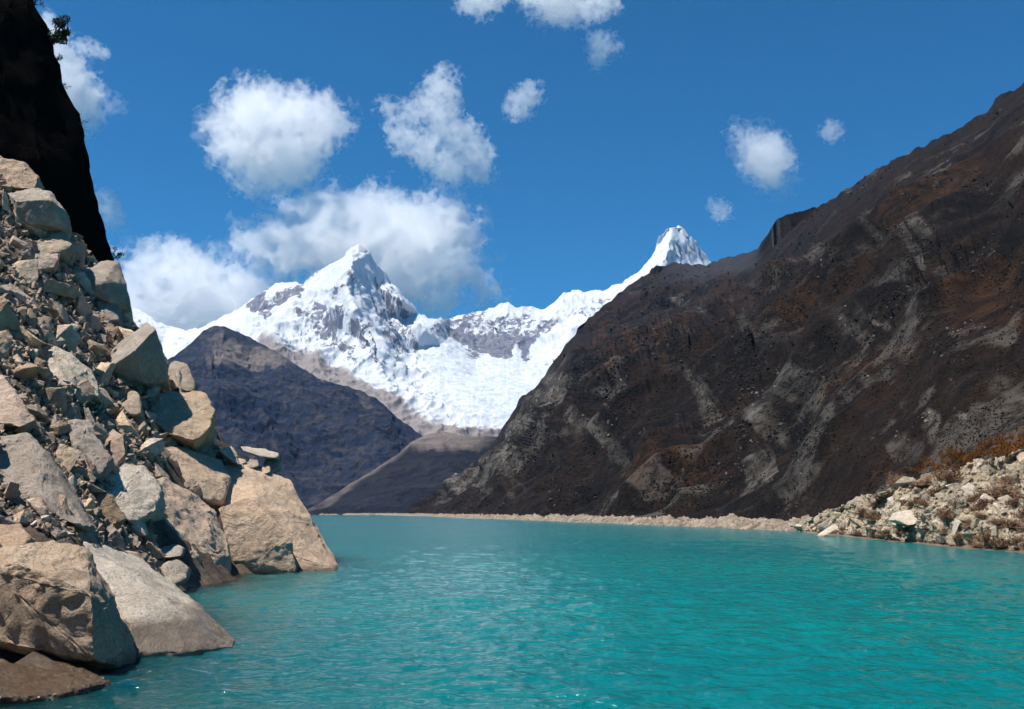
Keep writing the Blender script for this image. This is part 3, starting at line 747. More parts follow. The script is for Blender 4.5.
for sz in sizes:
    for _ in range(60):
        u = random.uniform(-40, 262); v = random.uniform(165, 590)
        if not inside(scree_poly, u, v): continue
        if any(inside(k, u, v) for k in key_polys): continue
        if any((u - a) ** 2 + (v - b) ** 2 < (0.36 * (sz + s)) ** 2 for a, b, s in placed): continue
        loc, nrm = hit(slope_bvh, u, v)
        if loc is None or loc.y > 110: continue
        placed.append((u, v, sz))
        stones.append((loc, nrm, sz * loc.y / F * 1.25, u, v))
        break

def place(o, loc, nrm, size, tilt=0.35, sink=0.12):
    z = Vector((nrm.x * 0.6 + random.uniform(-tilt, tilt), nrm.y * 0.6 + random.uniform(-tilt, tilt), nrm.z + 0.3)).normalized()
    rot = z.to_track_quat('Z', 'Y') @ Euler((0, 0, random.uniform(0, 6.28))).to_quaternion()
    o.rotation_mode = 'QUATERNION'; o.rotation_quaternion = rot
    o.location = loc + Vector((0, 0, size * sink))
    o.scale = (size * random.uniform(.85, 1.15), size * random.uniform(.85, 1.1), size * random.uniform(.8, 1.3))

for loc, nrm, size, u, v in stones:
    me = random.choice(stone_vars)
    o = link('stone', me, None)
    place(o, loc, nrm, size)
    tag(o, 'angular tan or grey stone lying loose in the rock slide on the left shore', 'stone', S_GROUP)

def scatter_mass(name, spots, variants, mat, tilt=0.6):
    VV = []; FF = []; off = 0
    for loc, nrm, size in spots:
        co, fc = random.choice(variants)
        R = np.array(Euler((random.uniform(-tilt, tilt) * 2, random.uniform(-tilt, tilt) * 2, random.uniform(0, 6.28))).to_matrix())
        c = (co * size * rng.uniform(.7, 1.3, 3)) @ R.T + np.array(loc) + np.array([0, 0, size * 0.12])
        VV.append(c); FF += [[i + off for i in f] for f in fc]; off += len(c)
    me = mesh_from(name, np.concatenate(VV), FF, smooth=False)
    return link(name, me, mat)

spots = []
while len(spots) < 8500:
    u = random.uniform(-70, 280); v = random.uniform(155, 600)
    if not inside(scree_poly, u, v) : continue
    loc, nrm = hit(slope_bvh, u, v)
    if loc is None or loc.y > 112 or loc.z < -0.3: continue
    spots.append((loc, nrm, random.uniform(3.0, 12.0) * loc.y / F * (0.7 + 0.9 * random.random() ** 3)))
o = scatter_mass('rubble', spots, tiny_np, M_scree)
tag(o, 'small broken rubble filling the gaps between the boulders of the rock slide', 'rubble', kind='stuff')

# ------------------------------------------------------------------ black cliff, upper left
cl = [(-260, 175, 82), (-60, 165, 84), (40, 200, 92), (75, 250, 97), (113, 262, 101), (112, 250, 101), (104, 212, 101), (92, 170, 101), (80, 138, 101), (62, 96, 101), (50, 62, 101), (36, 30, 101), (30, 8, 101), (24, -30, 102), (0, -90, 104), (-60, -160, 106), (-260, -200, 95), (-260, 0, 84), (-60, 40, 90)]
pts = [W(a, b, c) for a, b, c in cl]
pts += [p + np.array([-16, 22, -4]) for p in pts]
pts += [W(113, 262, 101) + np.array([0, 2, -8]), W(-260, 175, 84) + np.array([0, 0, -12]), W(60, 240, 95) + np.array([-3, 3, -6])]
cen = np.mean(pts, axis=0)
me = rock_mesh('cliff', [[tuple(p - cen) for p in pts]], 6, 0.013, 3.0, 0.004, 31)
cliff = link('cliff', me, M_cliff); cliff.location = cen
tag(cliff, 'near black overhanging cliff rising above the rock slide at upper left', 'cliff', kind='structure')
cliff_bvh = BVHTree.FromPolygons([tuple(Vector(v.co) + cliff.location) for v in me.vertices], [tuple(p.vertices) for p in me.polygons])

# ------------------------------------------------------------------ plants
def tube(points, radii, seg=6):
    V_, F_ = [], []
    pts_ = [Vector(p) for p in points]
    for i, p in enumerate(pts_):
        t = (pts_[min(i + 1, len(pts_) - 1)] - pts_[max(i - 1, 0)]).normalized()
        a = t.orthogonal().normalized(); b = t.cross(a)
        for k in range(seg):
            an = 2 * math.pi * k / seg
            V_.append(p + (a * math.cos(an) + b * math.sin(an)) * radii[i])
    for i in range(len(pts_) - 1):
        for k in range(seg):
            k2 = (k + 1) % seg
            F_.append([i * seg + k, i * seg + k2, (i + 1) * seg + k2, (i + 1) * seg + k])
    return [tuple(v) for v in V_], F_

def leaf_cluster(centres, n, leaf, r):
    V_, F_ = [], []
    for c, rad in centres:
        for _ in range(n):
            d = Vector((r.normal(), r.normal(), r.normal() * 0.8)).normalized() * rad * r.uniform(0.2, 1.0) ** 0.5
            p = Vector(c) + d
            a = Vector((r.normal(), r.normal(), r.normal())).normalized(); b = a.orthogonal().normalized()
            L = leaf * r.uniform(.6, 1.4)
            i = len(V_)
            V_ += [tuple(p - a * L), tuple(p + b * L * .35), tuple(p + a * L), tuple(p - b * L * .35)]
            F_.append([i, i + 1, i + 2, i + 3])
    return V_, F_

def bush(name, label, loc, size, seed, cat='shrub', leafmat=M_leaf_dark, nclus=7, n=60, group=None, lean=(0, 0), trunk=None):
    r = np.random.default_rng(seed)
    root = bpy.data.objects.new(name, None); col.objects.link(root)
    root.location = loc
    tag(root, label, cat, group)
    cs = []; TV, TF = [], []
    for k in range(nclus):
        c = Vector((lean[0] * size + r.normal() * size * .26, r.normal() * size * .26, size * (lean[1] + r.normal() * .2)))
        cs.append((c, size * r.uniform(.13, .24)))
        mid = Vector((c.x * .45, c.y * .45, c.z * .6 - size * .03))
        v_, f_ = tube([(0, 0, -0.1 * size), mid, c], [size * .035, size * .022, size * .008], 5)
        o_ = len(TV); TV += v_; TF += [[i + o_ for i in f] for f in f_]
    v_, f_ = leaf_cluster(cs, n, size * .06, r)
    link('trunk' if trunk else 'stem', mesh_from('trunk' if trunk else 'stem', TV, TF), M_bark, root)
    link('crown' if trunk else 'foliage', mesh_from('crown' if trunk else 'foliage', v_, f_, False), leafmat, root)
    return root

def cliffpoint(u, v):
    loc, nrm = hit(cliff_bvh, u, v)
    k = 0
    while loc is None and k < 40:
        u -= 1; k += 1
        loc, nrm = hit(cliff_bvh, u, v)
    return loc

def edgepoint(v, u0=140):
    u = u0
    while u > -20:
        loc, nrm = hit(cliff_bvh, u, v)
        if loc is not None: return loc, u
        u -= 1
    return Vector(W(50, v, 100).tolist()), 50
p, eu = edgepoint(42)
bush('tree', 'small dark tree leaning out from the edge of the black cliff against the sky', p, 3.0, 3, 'tree', nclus=12, n=90, lean=((58 - eu) * 0.1 / 3.0, .45), trunk=True)
for k, (v, s, lab) in enumerate([(60, 1.3, 'dark shrub on the cliff edge just below the leaning tree'), (86, 0.8, 'tiny dark shrub on the cliff edge, third plant down from the top'), (125, 0.7, 'tiny dark twig of shrub halfway down the cliff edge'),
                                 (258, 1.7, 'dark shrub at the foot of the cliff edge, above the skyline block'), (4, 1.5, 'dark shrub at the very top of the cliff edge, above the leaning tree')]):
    p, eu = edgepoint(v)
    bush('shrub', lab, p, s, 20 + k, 'shrub', nclus=5, n=40, lean=(.2, .25))

# ------------------------------------------------------------------ right bank
B_pts = [(790, 530.5, ws(790, 530.5)), (800, 531.5, ws(800, 531.5)), (850, 536, ws(850, 536)), (900, 541.5, ws(900, 541.5)), (960, 547, ws(960, 547)), (1030, 552.5, ws(1030, 552.5)), (1200, 578, ws(1200, 578)), (1500, 650, ws(1500, 650)),
         (790, 527, 222), (820, 516, 200), (850, 505, 182), (900, 489, 154), (960, 472, 137), (1030, 450, 124), (1200, 400, 105), (1500, 330, 80), (900, 515, 140), (960, 510, 122), (1030, 500, 112)]
B_top = [(790, 528), (800, 524), (820, 514), (850, 503), (900, 487), (930, 480), (960, 470), (990, 460), (1030, 448), (1200, 396), (1500, 320)]
B_bot = [(790, 531.5), (800, 532.5), (850, 537.5), (900, 543), (960, 548.5), (1030, 554.5), (1200, 581), (1500, 656)]
def B_disp(P, U, V, s):
    return (ridged(P / 9 + 2, 5, 0.6) * 0.7 + fbm(P / 2.2, 4, .65) * 0.28 + 0.5) * sm(0, .12, s)
def B_mask(P, n, U, V):
    return np.zeros(U.shape + (3,))
bank, B_P = build_slope('shore', M_bank, B_top, B_bot, B_pts, 790, 1500, 1.0, 110, B_disp, B_mask, nblur=4, back=(1.04, 1.1))
tag(bank, 'pale gravel bank under the heap of boulders on the right shore', 'shore', kind='structure')
bq = B_P
bank_bvh = BVHTree.FromPolygons(bq.reshape(-1, 3).tolist(), grid_faces(bq.shape[0], bq.shape[1]).tolist())
bank_poly = [(795, 531), (806, 520), (825, 511), (855, 501), (900, 485), (930, 480), (960, 468), (1000, 456), (1060, 440), (1100, 560), (1024, 549), (900, 540)]
key_rock([G([(895, 520, 133), (900, 512, 135), (918, 509, 136), (930, 514, 135), (928, 520, 133.5), (910, 526, 132)], back=2.5, shrink=.9, drop=.05)], M_pale, 'largest flat white slab in the middle of the right shore boulder heap', amp=0.03, subdiv=4, seed=41, adj=False)
key_rock([G([(818, 536, 168), (836, 524, 171), (839, 527, 170), (822, 538, 166)], back=1.2, shrink=.9, drop=.05)], M_pale, 'thin slab tilted up to the right at the waterline of the right shore', amp=0.03, subdiv=4, seed=42, adj=False)
bp = [(911, 516, 24)]
bst = []
for sz in sorted([3.5 + 15 * random.random() ** 2.3 for _ in range(290)], reverse=True):
    for _ in range(50):
        u = random.uniform(795, 1090); v = random.uniform(445, 556)
        if not inside(bank_poly, u, v): continue
        if any((u - a) ** 2 + (v - b) ** 2 < (0.36 * (sz + s)) ** 2 for a, b, s in bp): continue
        loc, nrm = hit(bank_bvh, u, v)
        if loc is None: continue
        bp.append((u, v, sz)); bst.append((loc, nrm, sz * loc.y / F * 1.2)); break
for loc, nrm, size in bst:
    o = link('shore_stone', random.choice(bank_vars), None)
    place(o, loc, nrm, size, 0.4, 0.1)
    tag(o, 'pale cream boulder in the heap along the right shore', 'boulder', 'pale boulders heaped along the right shore')
spots = []
while len(spots) < 3000:
    u = random.uniform(795, 1100); v = random.uniform(440, 556)
    if not inside(bank_poly, u, v): continue
    loc, nrm = hit(bank_bvh, u, v)
    if loc is None: continue
    spots.append((loc, nrm, random.uniform(1.5, 5) * loc.y / F))
o = scatter_mass('rubble', spots, tiny_np, M_bank)
tag(o, 'small pale rubble between the boulders of the right shore', 'rubble', kind='stuff')

# dry bushes on the right bank
def dry_mesh(seed):
    r = np.random.default_rng(seed); V_, F_ = [], []
    for k in range(420):
        a = r.uniform(0, 6.28); e = r.uniform(0.1, 1.45)
        d = Vector((math.cos(a) * math.cos(e), math.sin(a) * math.cos(e), math.sin(e)))
        base = Vector((r.normal() * .16, r.normal() * .16, 0))
        L = r.uniform(.18, .48); w = 0.016
        s_ = d.orthogonal().normalized() * w
        i = len(V_)
        V_ += [tuple(base - s_), tuple(base + s_), tuple(base + d * L + s_ * .6 + Vector((0, 0, -.05))), tuple(base + d * L - s_ * .6 + Vector((0, 0, -.05)))]
        F_.append([i, i + 1, i + 2, i + 3])
    lv, lf = leaf_cluster([(Vector((r.normal() * .2, r.normal() * .2, r.uniform(.1, .4))), .22) for _ in range(9)], 60, .035, r)
    o_ = len(V_); V_ += lv; F_ += [[i + o_ for i in f] for f in lf]
    me = mesh_from('bush', V_, F_, False); me.materials.append(M_dry)
    return me
dry_vars = [dry_mesh(300 + k) for k in range(4)]
bush_spots = [(865, 510, 14), (876, 512, 16), (878, 517, 12), (950, 512, 20), (958, 502, 12), (965, 500, 12), (886, 528, 12), (900, 530, 10), (910, 528, 12), (928, 527, 10), (880, 495, 12), (905, 500, 12), (912, 503, 10), (990, 492, 20), (1000, 487, 22), (1010, 490, 20), (1018, 500, 16),
              (975, 498, 14), (985, 500, 18), (1000, 520, 14), (1012, 522, 18), (990, 536, 20), (1002, 541, 18), (980, 543, 14), (1020, 540, 18), (945, 530, 12), (960, 535, 12), (815, 526, 8), (822, 522, 8), (845, 528, 8), (838, 531, 8), (902, 478, 22), (930, 478, 22),
              (950, 474, 22), (890, 484, 16), (918, 484, 16), (935, 490, 14), (875, 503, 12), (1030, 512, 20), (1045, 530, 20), (1010, 478, 18), (860, 532, 8), (925, 503, 9), (968, 520, 9), (983, 515, 10)]
while len(bush_spots) < 66:
    u = random.uniform(830, 1060); v = random.uniform(460, 545)
    if inside(bank_poly, u, v) and random.random() < (u - 780) / 240: bush_spots.append((u, v, random.uniform(7, 15)))
for k, (u, v, sz) in enumerate(bush_spots):
    loc, nrm = hit(bank_bvh, u, v + sz * .3)
    if loc is None: continue
    o = link('dry_bush', dry_vars[k % 4], None)
    s_ = sz * loc.y / F * 1.15
    o.location = loc; s_ *= 1.1; o.scale = (s_, s_, s_ * random.uniform(.7, 1.0)); o.rotation_euler = (0, 0, random.uniform(0, 6.28))
    tag(o, 'dry brown bush growing among the pale boulders of the right shore', 'bush', 'dry bushes among the right shore boulders')

# ------------------------------------------------------------------ scrub on the dark mountain
mb = BVHTree.FromPolygons(R_P[:420].reshape(-1, 3).tolist(), grid_faces(420, R_P.shape[1]).tolist())
def clump_np(seed):
    r = np.random.default_rng(seed)
    bm = bmesh.new(); bmesh.ops.create_icosphere(bm, subdivisions=1, radius=.5)
    co = np.array([v.co[:] for v in bm.verts]); co *= 1 + r.uniform(-.35, .35, (len(co), 1)); co[:, 2] = np.maximum(co[:, 2], -.25) * .8
    f = [[v.index for v in fc.verts] for fc in bm.faces]; bm.free()
    return co, f
clumps = [clump_np(400 + k) for k in range(5)]
sp1, sp2 = [], []
tries = 0
cu_ = np.random.default_rng(77).uniform([440, 240], [1060, 530], (40000, 2))
ok_ = blobs(cu_[:, 0], cu_[:, 1], R_pale, 10) < 0.3
for u, v in cu_[ok_].tolist():
    if len(sp1) >= 11000: break
    dn = mnoise.fractal(Vector((u * .02, v * .02, 0.0)), 0.6, 2.0, 3) * 0.8
    if random.random() > 0.45 + dn: continue
    loc, nrm = hit(mb, u, v)
    if loc is None or loc.y > 1300 or loc.z < 3.5: continue
    sp1.append((loc, nrm, random.uniform(0.8, 2.3) * loc.y / F))
o = scatter_mass('scrub', sp1, clumps, M_scrub, 0.3)
tag(o, 'dark low scrub scattered over the brown mountain side', 'scrub', kind='stuff')
VV, FF = [], []
r = np.random.default_rng(8)
for _ in range(5200):
    u = random.gauss(985, 36); v = 463 - (u - 940) * 0.27 + random.gauss(0, 5)
    if mnoise.fractal(Vector((u * .05, v * .09, 3.0)), 0.6, 2.0, 3) < -0.12: continue
    loc, nrm = hit(mb, u, v)
    if loc is None: continue
    s_ = loc.y / F * random.uniform(1.8, 3.6)
    for k in range(9):
        a = random.uniform(0, 6.28); d = Vector((math.cos(a) * .6, math.sin(a) * .6, 1)).normalized() * s_ * random.uniform(.5, 1); w = Vector((math.sin(a), -math.cos(a), 0)) * s_ * .09
        i = len(VV); VV += [tuple(loc - w), tuple(loc + w), tuple(loc + d)]; FF.append([i, i + 1, i + 2])
o = link('grass', mesh_from('grass', VV, FF, False), M_rust)
tag(o, 'rust orange dry grass above the right shore boulders', 'grass', kind='stuff')

# crags and loose blocks on the dark mountain
M_crag = simple_noise_mat('dark_crag_rock', (0.012, 0.010, 0.010), (0.060, 0.050, 0.044), 0.12, bdist=0.6)
M_scar = simple_noise_mat('pale_scar_rock', (0.09, 0.08, 0.07), (0.19, 0.165, 0.14), 0.2, bdist=0.6)
cu_ = np.random.default_rng(78).uniform([425, 110], [1080, 525], (60000, 2))
pb = np.maximum(blobs(cu_[:, 0], cu_[:, 1], R_pale, 10), blobs(cu_[:, 0], cu_[:, 1], [(530, 425, 16, 60, -38, 1), (470, 478, 40, 14, 25, .9)], 12) * .7)
clus = fbm(np.concatenate([cu_ * np.array([.018, .024]), cu_[:, :1] * 0], 1), 4, .6)
dk, pl = [], []
for (u, v), p_, c_l in zip(cu_.tolist(), pb.tolist(), clus.tolist()):
    if p_ > 0.35:
        if len(pl) > 450 or random.random() > 0.2: continue
    elif len(dk) > 5200 or random.random() > 0.1 + 1.1 * c_l: continue
    loc, nrm = hit(mb, u, v)
    if loc is None or loc.y > 2300 or loc.z < 3: continue
    sz = loc.y / F
    (pl if p_ > .35 else dk).append((loc, nrm, sz * (1.2 + 3.4 * random.random() ** 2.2)))
o = scatter_mass('crags', dk, tiny_np, M_crag, 0.7)
tag(o, 'dark rock ledges and blocks breaking out of the brown mountain side', 'rock outcrop', kind='stuff')
o = scatter_mass('pale_crags', pl, tiny_np, M_scar, 0.7)
tag(o, 'pale broken rock in the scars of the brown mountain side', 'rock outcrop', kind='stuff')

# ------------------------------------------------------------------ pale strip along the far shore
line = [(312, 515.0), (350, 515.0), (400, 515.6), (440, 517.0), (470, 518.4), (500, 519.2), (550, 521.2), (600, 523.0), (650, 525.2), (700, 527.2), (750, 529.3), (800, 531.4), (825, 534)]
lu = np.array([a for a, b in line]); lv_ = np.array([b for a, b in line])
us = np.arange(200, 826, 0.8)
vv = np.interp(us, lu, lv_)
vv += 0.35 * fbm(np.stack([us * .06, 0 * us, 0 * us], -1), 4)
base = np.stack([W(u, v, ws(u, v)) for u, v in zip(us, np.minimum(vv, 540))])
prof = [(-.02, -1.5), (0.0, -0.1), (0.012, 0.4), (0.02, 0.9), (0.028, 1.4), (0.04, 1.8), (0.06, 2.2), (0.1, 2.4)]
rows = []
for k, (dy, z) in enumerate(prof):
    p = base.copy(); p[:, :2] *= 1 + dy
    nz = fbm(np.stack([p[:, 0] / 12, p[:, 1] / 12, 0 * us + k * .35], -1), 5, .65)
    p[:, 2] = z * (1 + .4 * nz) + (0 if k < 1 else .10 * nz)
    p[:, 1] *= 1 + .006 * nz
    rows.append(p)
P = np.stack(rows)
o = link('beach', mesh_from('beach', P.reshape(-1, 3), grid_faces(*P.shape[:2])[:, ::-1]), M_sand)
tag(o, 'pale dry strip of old lake bed along the far waterline', 'beach', kind='structure')
# cobbles on it
cob_bvh = BVHTree.FromPolygons(P.reshape(-1, 3).tolist(), grid_faces(*P.shape[:2]).tolist())
spots = []; tries = 0
while len(spots) < 1500 and tries < 20000:
    tries += 1
    u = random.uniform(440, 822); v = np.interp(u, lu, lv_) - random.uniform(0, 9)
    loc, nrm = hit(cob_bvh, u, v)
    if loc is None: continue
    spots.append((loc, nrm, random.uniform(.7, 2.0) * loc.y / F))
o = scatter_mass('gravel', spots, tiny_np, M_scree)
tag(o, 'pale cobbles strewn on the strip along the far waterline', 'gravel', kind='stuff')

# ------------------------------------------------------------------ lake
az = np.radians(np.concatenate([np.arange(-180, -36, 4.0), np.arange(-36, 36.01, 0.09), np.arange(40, 180.1, 4.0)]))
px = np.concatenate([[300, 260, 230], np.arange(215, 8, -0.55), np.arange(8, 1.6, -0.2)])
rad = 4016.0 / px * 1.0
rad = np.concatenate([[0.3, 3, 8, 12], rad[rad > 13]])
A, Rr = np.meshgrid(az, rad)
X = Rr * np.sin(A); Yy = Rr * np.cos(A)
q = np.stack([X, Yy, 0 * X], -1)
amp = sm(260, 40, Rr)
c_, s_ = math.cos(0.25), math.sin(0.25)
Xr, Yr = X * c_ - Yy * s_, X * s_ + Yy * c_
h = fbm(np.stack([Xr / 2.6, Yr / 1.5, 0 * X], -1), 4, .55) * .11 + fbm(np.stack([Xr / 13, Yr / 7, 0 * X + 4], -1), 2) * .05
q[..., 2] = h * amp
lake_me = mesh_from('water', q.reshape(-1, 3), grid_faces(*X.shape)[:, ::-1])
near = (X > -79) & (X < 9) & (Yy > -19) & (Yy < 160)
depth = np.full(X.shape, 10.0)
depth[near] = -hz(X[near], Yy[near])
shal = np.exp(-np.clip(depth, 0, 20) / 1.5)
set_attr(lake_me, 'mask', np.repeat(shal.reshape(-1, 1), 3, 1).astype(np.float32))

m, nt, b = newmat('turquoise_lake_water')
geo = N(nt, 'ShaderNodeNewGeometry'); P_ = geo.outputs['Position']
at = N(nt, 'ShaderNodeAttribute'); at.attribute_name = 'mask'
sv = stretch(nt, P_, (0.8, 1.15, 1))
big = noise_node(nt, stretch(nt, P_, (0.4, 1.0, 1)), 0.02, 4, .55)
c = mixc(nt, ramp(nt, big, [(0.35, 0.0), (0.65, 1.0)]), (0.000, 0.112, 0.126), (0.001, 0.158, 0.142))
nt.links.new(c, b.inputs['Base Color'])
b.inputs['Roughness'].default_value = 0.12
b.inputs['IOR'].default_value = 1.33
b.inputs['Specular IOR Level'].default_value = 0.38
w1 = noise_node(nt, sv, 0.9, 3, .55, .3)
w2 = noise_node(nt, sv, 3.6, 4, .6, .3)
n1 = bump(nt, w1, 1.0, 0.36)
n2 = bump(nt, w2, 0.9, 0.09, n1)
nt.links.new(n2, b.inputs['Normal'])
# clear shallow water over the bank
gl = N(nt, 'ShaderNodeBsdfTransparent'); gl.inputs[0].default_value = (0.62, 0.66, 0.52, 1)
gs = N(nt, 'ShaderNodeBsdfGlossy'); gs.inputs['Roughness'].default_value = 0.1; nt.links.new(n2, gs.inputs['Normal'])
fr = N(nt, 'ShaderNodeFresnel'); fr.inputs['IOR'].default_value = 1.33; nt.links.new(n2, fr.inputs['Normal'])
m1 = N(nt, 'ShaderNodeMixShader'); nt.links.new(fr.outputs[0], m1.inputs[0]); nt.links.new(gl.outputs[0], m1.inputs[1]); nt.links.new(gs.outputs[0], m1.inputs[2])
m2 = N(nt, 'ShaderNodeMixShader')
nt.links.new(math_n(nt, 'MULTIPLY', at.outputs['Fac'], 0.95, True), m2.inputs[0]); nt.links.new(b.outputs[0], m2.inputs[1]); nt.links.new(m1.outputs[0], m2.inputs[2])
nt.links.new(m2.outputs[0], nt.nodes['Material Output'].inputs['Surface'])
lake = link('water', lake_me, m)
tag(lake, 'turquoise rippled water of the mountain lake', 'lake', kind='structure')

gm = mesh_from('ground', [(-5500, -300, -14), (6500, -300, -14), (6500, 9600, -14), (-5500, 9600, -14)], [[0, 1, 2, 3]], False)
tag(link('ground', gm, M_bed), 'ground under the lake and the mountains', 'ground', kind='structure')

# ------------------------------------------------------------------ clouds
def surface_nets(f, org, cell):
    s = f > 0
    nx, ny, nz = f.shape
    corners = [(i, j, k) for i in (0, 1) for j in (0, 1) for k in (0, 1)]
    def sl(a, o): return a[o[0]:nx - 1 + o[0], o[1]:ny - 1 + o[1], o[2]:nz - 1 + o[2]]
    cnt = sum(sl(s, o).astype(int) for o in corners)
    act = (cnt > 0) & (cnt < 8)
    acc = np.zeros(act.shape + (3,)); num = np.zeros(act.shape)
    for a in corners:
        for ax in range(3):
            if a[ax]: continue
            b_ = list(a); b_[ax] = 1; b_ = tuple(b_)
            fa, fb = sl(f, a), sl(f, b_)
            x = (fa > 0) != (fb > 0)
            t = np.where(x, fa / np.where(x, fa - fb, 1), 0)
            for d in range(3):
                acc[..., d] += np.where(x, a[d] + (t if d == ax else 0), 0)
            num += x
    idx = -np.ones(act.shape, int); ai = np.argwhere(act); idx[act] = np.arange(len(ai))
    V_ = (ai + acc[act] / num[act][:, None]) * cell + org
    Fs = []
    for ax in range(3):
        o1, o2 = [d for d in range(3) if d != ax]
        sa = [slice(1, -1)] * 3; sa[ax] = slice(0, f.shape[ax] - 1)
        sb = [slice(1, -1)] * 3; sb[ax] = slice(1, f.shape[ax])
        x = s[tuple(sa)] != s[tuple(sb)]
        pos = s[tuple(sa)][x]
        e = np.argwhere(x); e[:, o1] += 1; e[:, o2] += 1
        def cellid(d1, d2):
            c_ = e.copy(); c_[:, o1] -= d1; c_[:, o2] -= d2
            return idx[c_[:, 0], c_[:, 1], c_[:, 2]]
        quad = np.stack([cellid(1, 1), cellid(0, 1), cellid(0, 0), cellid(1, 0)], -1)
        fl = pos if ax != 1 else ~pos
        quad[~fl] = quad[~fl][:, ::-1]
        Fs.append(quad)
    return V_, np.concatenate(Fs)

def cloud_mat(name, dens):
    m = bpy.data.materials.new(name); m.use_nodes = True; nt = m.node_tree
    nt.nodes.remove(nt.nodes['Principled BSDF'])
    v = N(nt, 'ShaderNodeVolumeScatter'); v.inputs['Color'].default_value = (1, 1, 1, 1)
    v.inputs['Density'].default_value = dens; v.inputs['Anisotropy'].default_value = 0.55
    nt.links.new(v.outputs[0], nt.nodes['Material Output'].inputs['Volume'])
    return m
M_cl = [cloud_mat('cloud_thick', 0.0034), cloud_mat('cloud_thin', 0.0032), cloud_mat('cloud_wisps', 0.0011)]

def cloud(label, bl, Y=13000, amp=0.95, cellpx=1.3, thick=1.25, mat=0, seed=0, parent=None):
    k = Y / F
    us = [b_[0] for b_ in bl]; vs = [b_[1] for b_ in bl]
    cu, cv = np.mean(us), np.mean(vs)
    c0 = W(cu, cv, Y)
    mg = 26 if parent else 14
    x0 = min(b_[0] - b_[2] for b_ in bl) - cu - mg; x1 = max(b_[0] + b_[2] for b_ in bl) - cu + mg
    z0 = -(max(b_[1] + b_[2] for b_ in bl) - cv + mg); z1 = -(min(b_[1] - b_[2] for b_ in bl) - cv - mg)
    ym = max(b_[2] for b_ in bl) * thick + mg * .6
    xs = np.arange(x0, x1, cellpx); ys = np.arange(-ym, ym, cellpx); zs = np.arange(z0, z1, cellpx)
    X_, Y_, Z_ = np.meshgrid(xs, ys, zs, indexing='ij')
    R_ = max(b_[2] for b_ in bl)
    sc = max(R_, 14)
    q = np.stack([X_, Y_, Z_], -1) / sc + seed * 7.7
    wv = np.stack([fbm(q * 1.3 + 3, 2), fbm(q * 1.3 + 19, 2)], -1) * sc * 0.36
    f = np.full(X_.shape, -9.0)
    for j, (u, v, rr) in enumerate(bl):
        d = np.sqrt((X_ + wv[..., 0] - (u - cu)) ** 2 + (Y_ / thick) ** 2 + (Z_ + wv[..., 1] + (v - cv)) ** 2)
        g = (1 - d / rr) * rr / sc
        f = np.maximum(f, g) + 0.08 * np.exp(-np.abs(f - g) * 8)
    sel = f > -0.55
    n_ = 0; a_ = 1.0; qq = q[sel] * 1.5
    for o_ in range(6):
        n_ = n_ + a_ * (0.55 - np.abs(pn(qq)) * 1.5 + pn(qq + 31) * .35); qq = qq * 2.1; a_ *= .64
    f[sel] = f[sel] + (n_ - 0.44) * amp * 0.60
    f[0], f[-1], f[:, 0], f[:, -1], f[:, :, 0], f[:, :, -1] = (-1,) * 6
    V_, F_ = surface_nets(f, np.array([xs[0], ys[0], zs[0]]), cellpx)
    me = mesh_from('wisps' if parent else 'cloud', V_ * k, F_, smooth=False)
    o = link('wisps' if parent else 'cloud', me, M_cl[mat], parent)
    o.location = c0 - np.array(parent.location) if parent else c0
    if not parent:
        tag(o, label, 'cloud')
        if R_ > 19 and len(bl) > 4:
            rr_ = [(b_[0] + rng.normal() * 4, b_[1] + rng.normal() * 4, b_[2] * 0.98 + 3) for b_ in bl]
            cloud(None, rr_, Y, amp=1.5, cellpx=cellpx * 1.3, thick=0.6, mat=2, seed=seed + 40, parent=o)
    return o

cloud('large compact white cloud in the blue sky at upper left', [(262, 122, 32), (244, 112, 22), (300, 118, 27), (286, 160, 27), (254, 162, 24), (324, 122, 17), (232, 136, 16), (212, 127, 9), (342, 124, 8), (258, 96, 13), (310, 148, 18), (240, 150, 14), (272, 182, 12)], seed=1, amp=1.35)
cloud('ragged white cloud with a tall upper arm, left of the middle of the sky', [(440, 86, 16), (430, 104, 15), (448, 118, 14), (462, 138, 18), (474, 160, 19), (452, 172, 17), (428, 156, 15), (408, 144, 14), (396, 130, 10), (386, 106, 8), (408, 112, 10), (446, 72, 8), (482, 176, 10), (436, 136, 12)], seed=2, amp=1.45)
cloud('biggest white cloud, lying behind the pyramid snow peak', [(370, 240, 44), (330, 238, 38), (292, 242, 30), (255, 246, 18), (410, 226, 30), (442, 238, 30), (452, 272, 20), (484, 286, 9), (400, 272, 34), (350, 265, 38), (430, 292, 14), (455, 222, 12), (312, 226, 20)], seed=3, amp=1.15)
cloud('long low white cloud over the far snow, left of the snow peak', [(150, 285, 32), (190, 292, 36), (232, 302, 28), (178, 268, 16), (258, 300, 16), (130, 320, 30), (210, 322, 30), (165, 322, 30), (80, 320, 40), (178, 256, 9)], seed=4, amp=1.1)
cloud('small ragged cloud near the centre of the sky', [(522, 102, 15), (512, 112, 9), (532, 92, 10)], seed=5, mat=1, cellpx=1.1, amp=1.0)
cloud('small thin cloud below the right one of the two top clouds', [(602, 46, 13), (597, 60, 9), (618, 48, 6), (592, 40, 6)], seed=6, mat=1, cellpx=1.0, amp=1.2)
cloud('smaller of the two clouds cut by the top edge, on the left', [(480, -1, 17), (463, 4, 9), (495, -6, 14)], seed=7, cellpx=1.2, amp=1.0)
cloud('larger of the two clouds cut by the top edge, on the right', [(560, 4, 20), (588, 8, 15), (532, -6, 16), (608, 4, 11), (550, -8, 18)], seed=8, cellpx=1.3, amp=1.0)
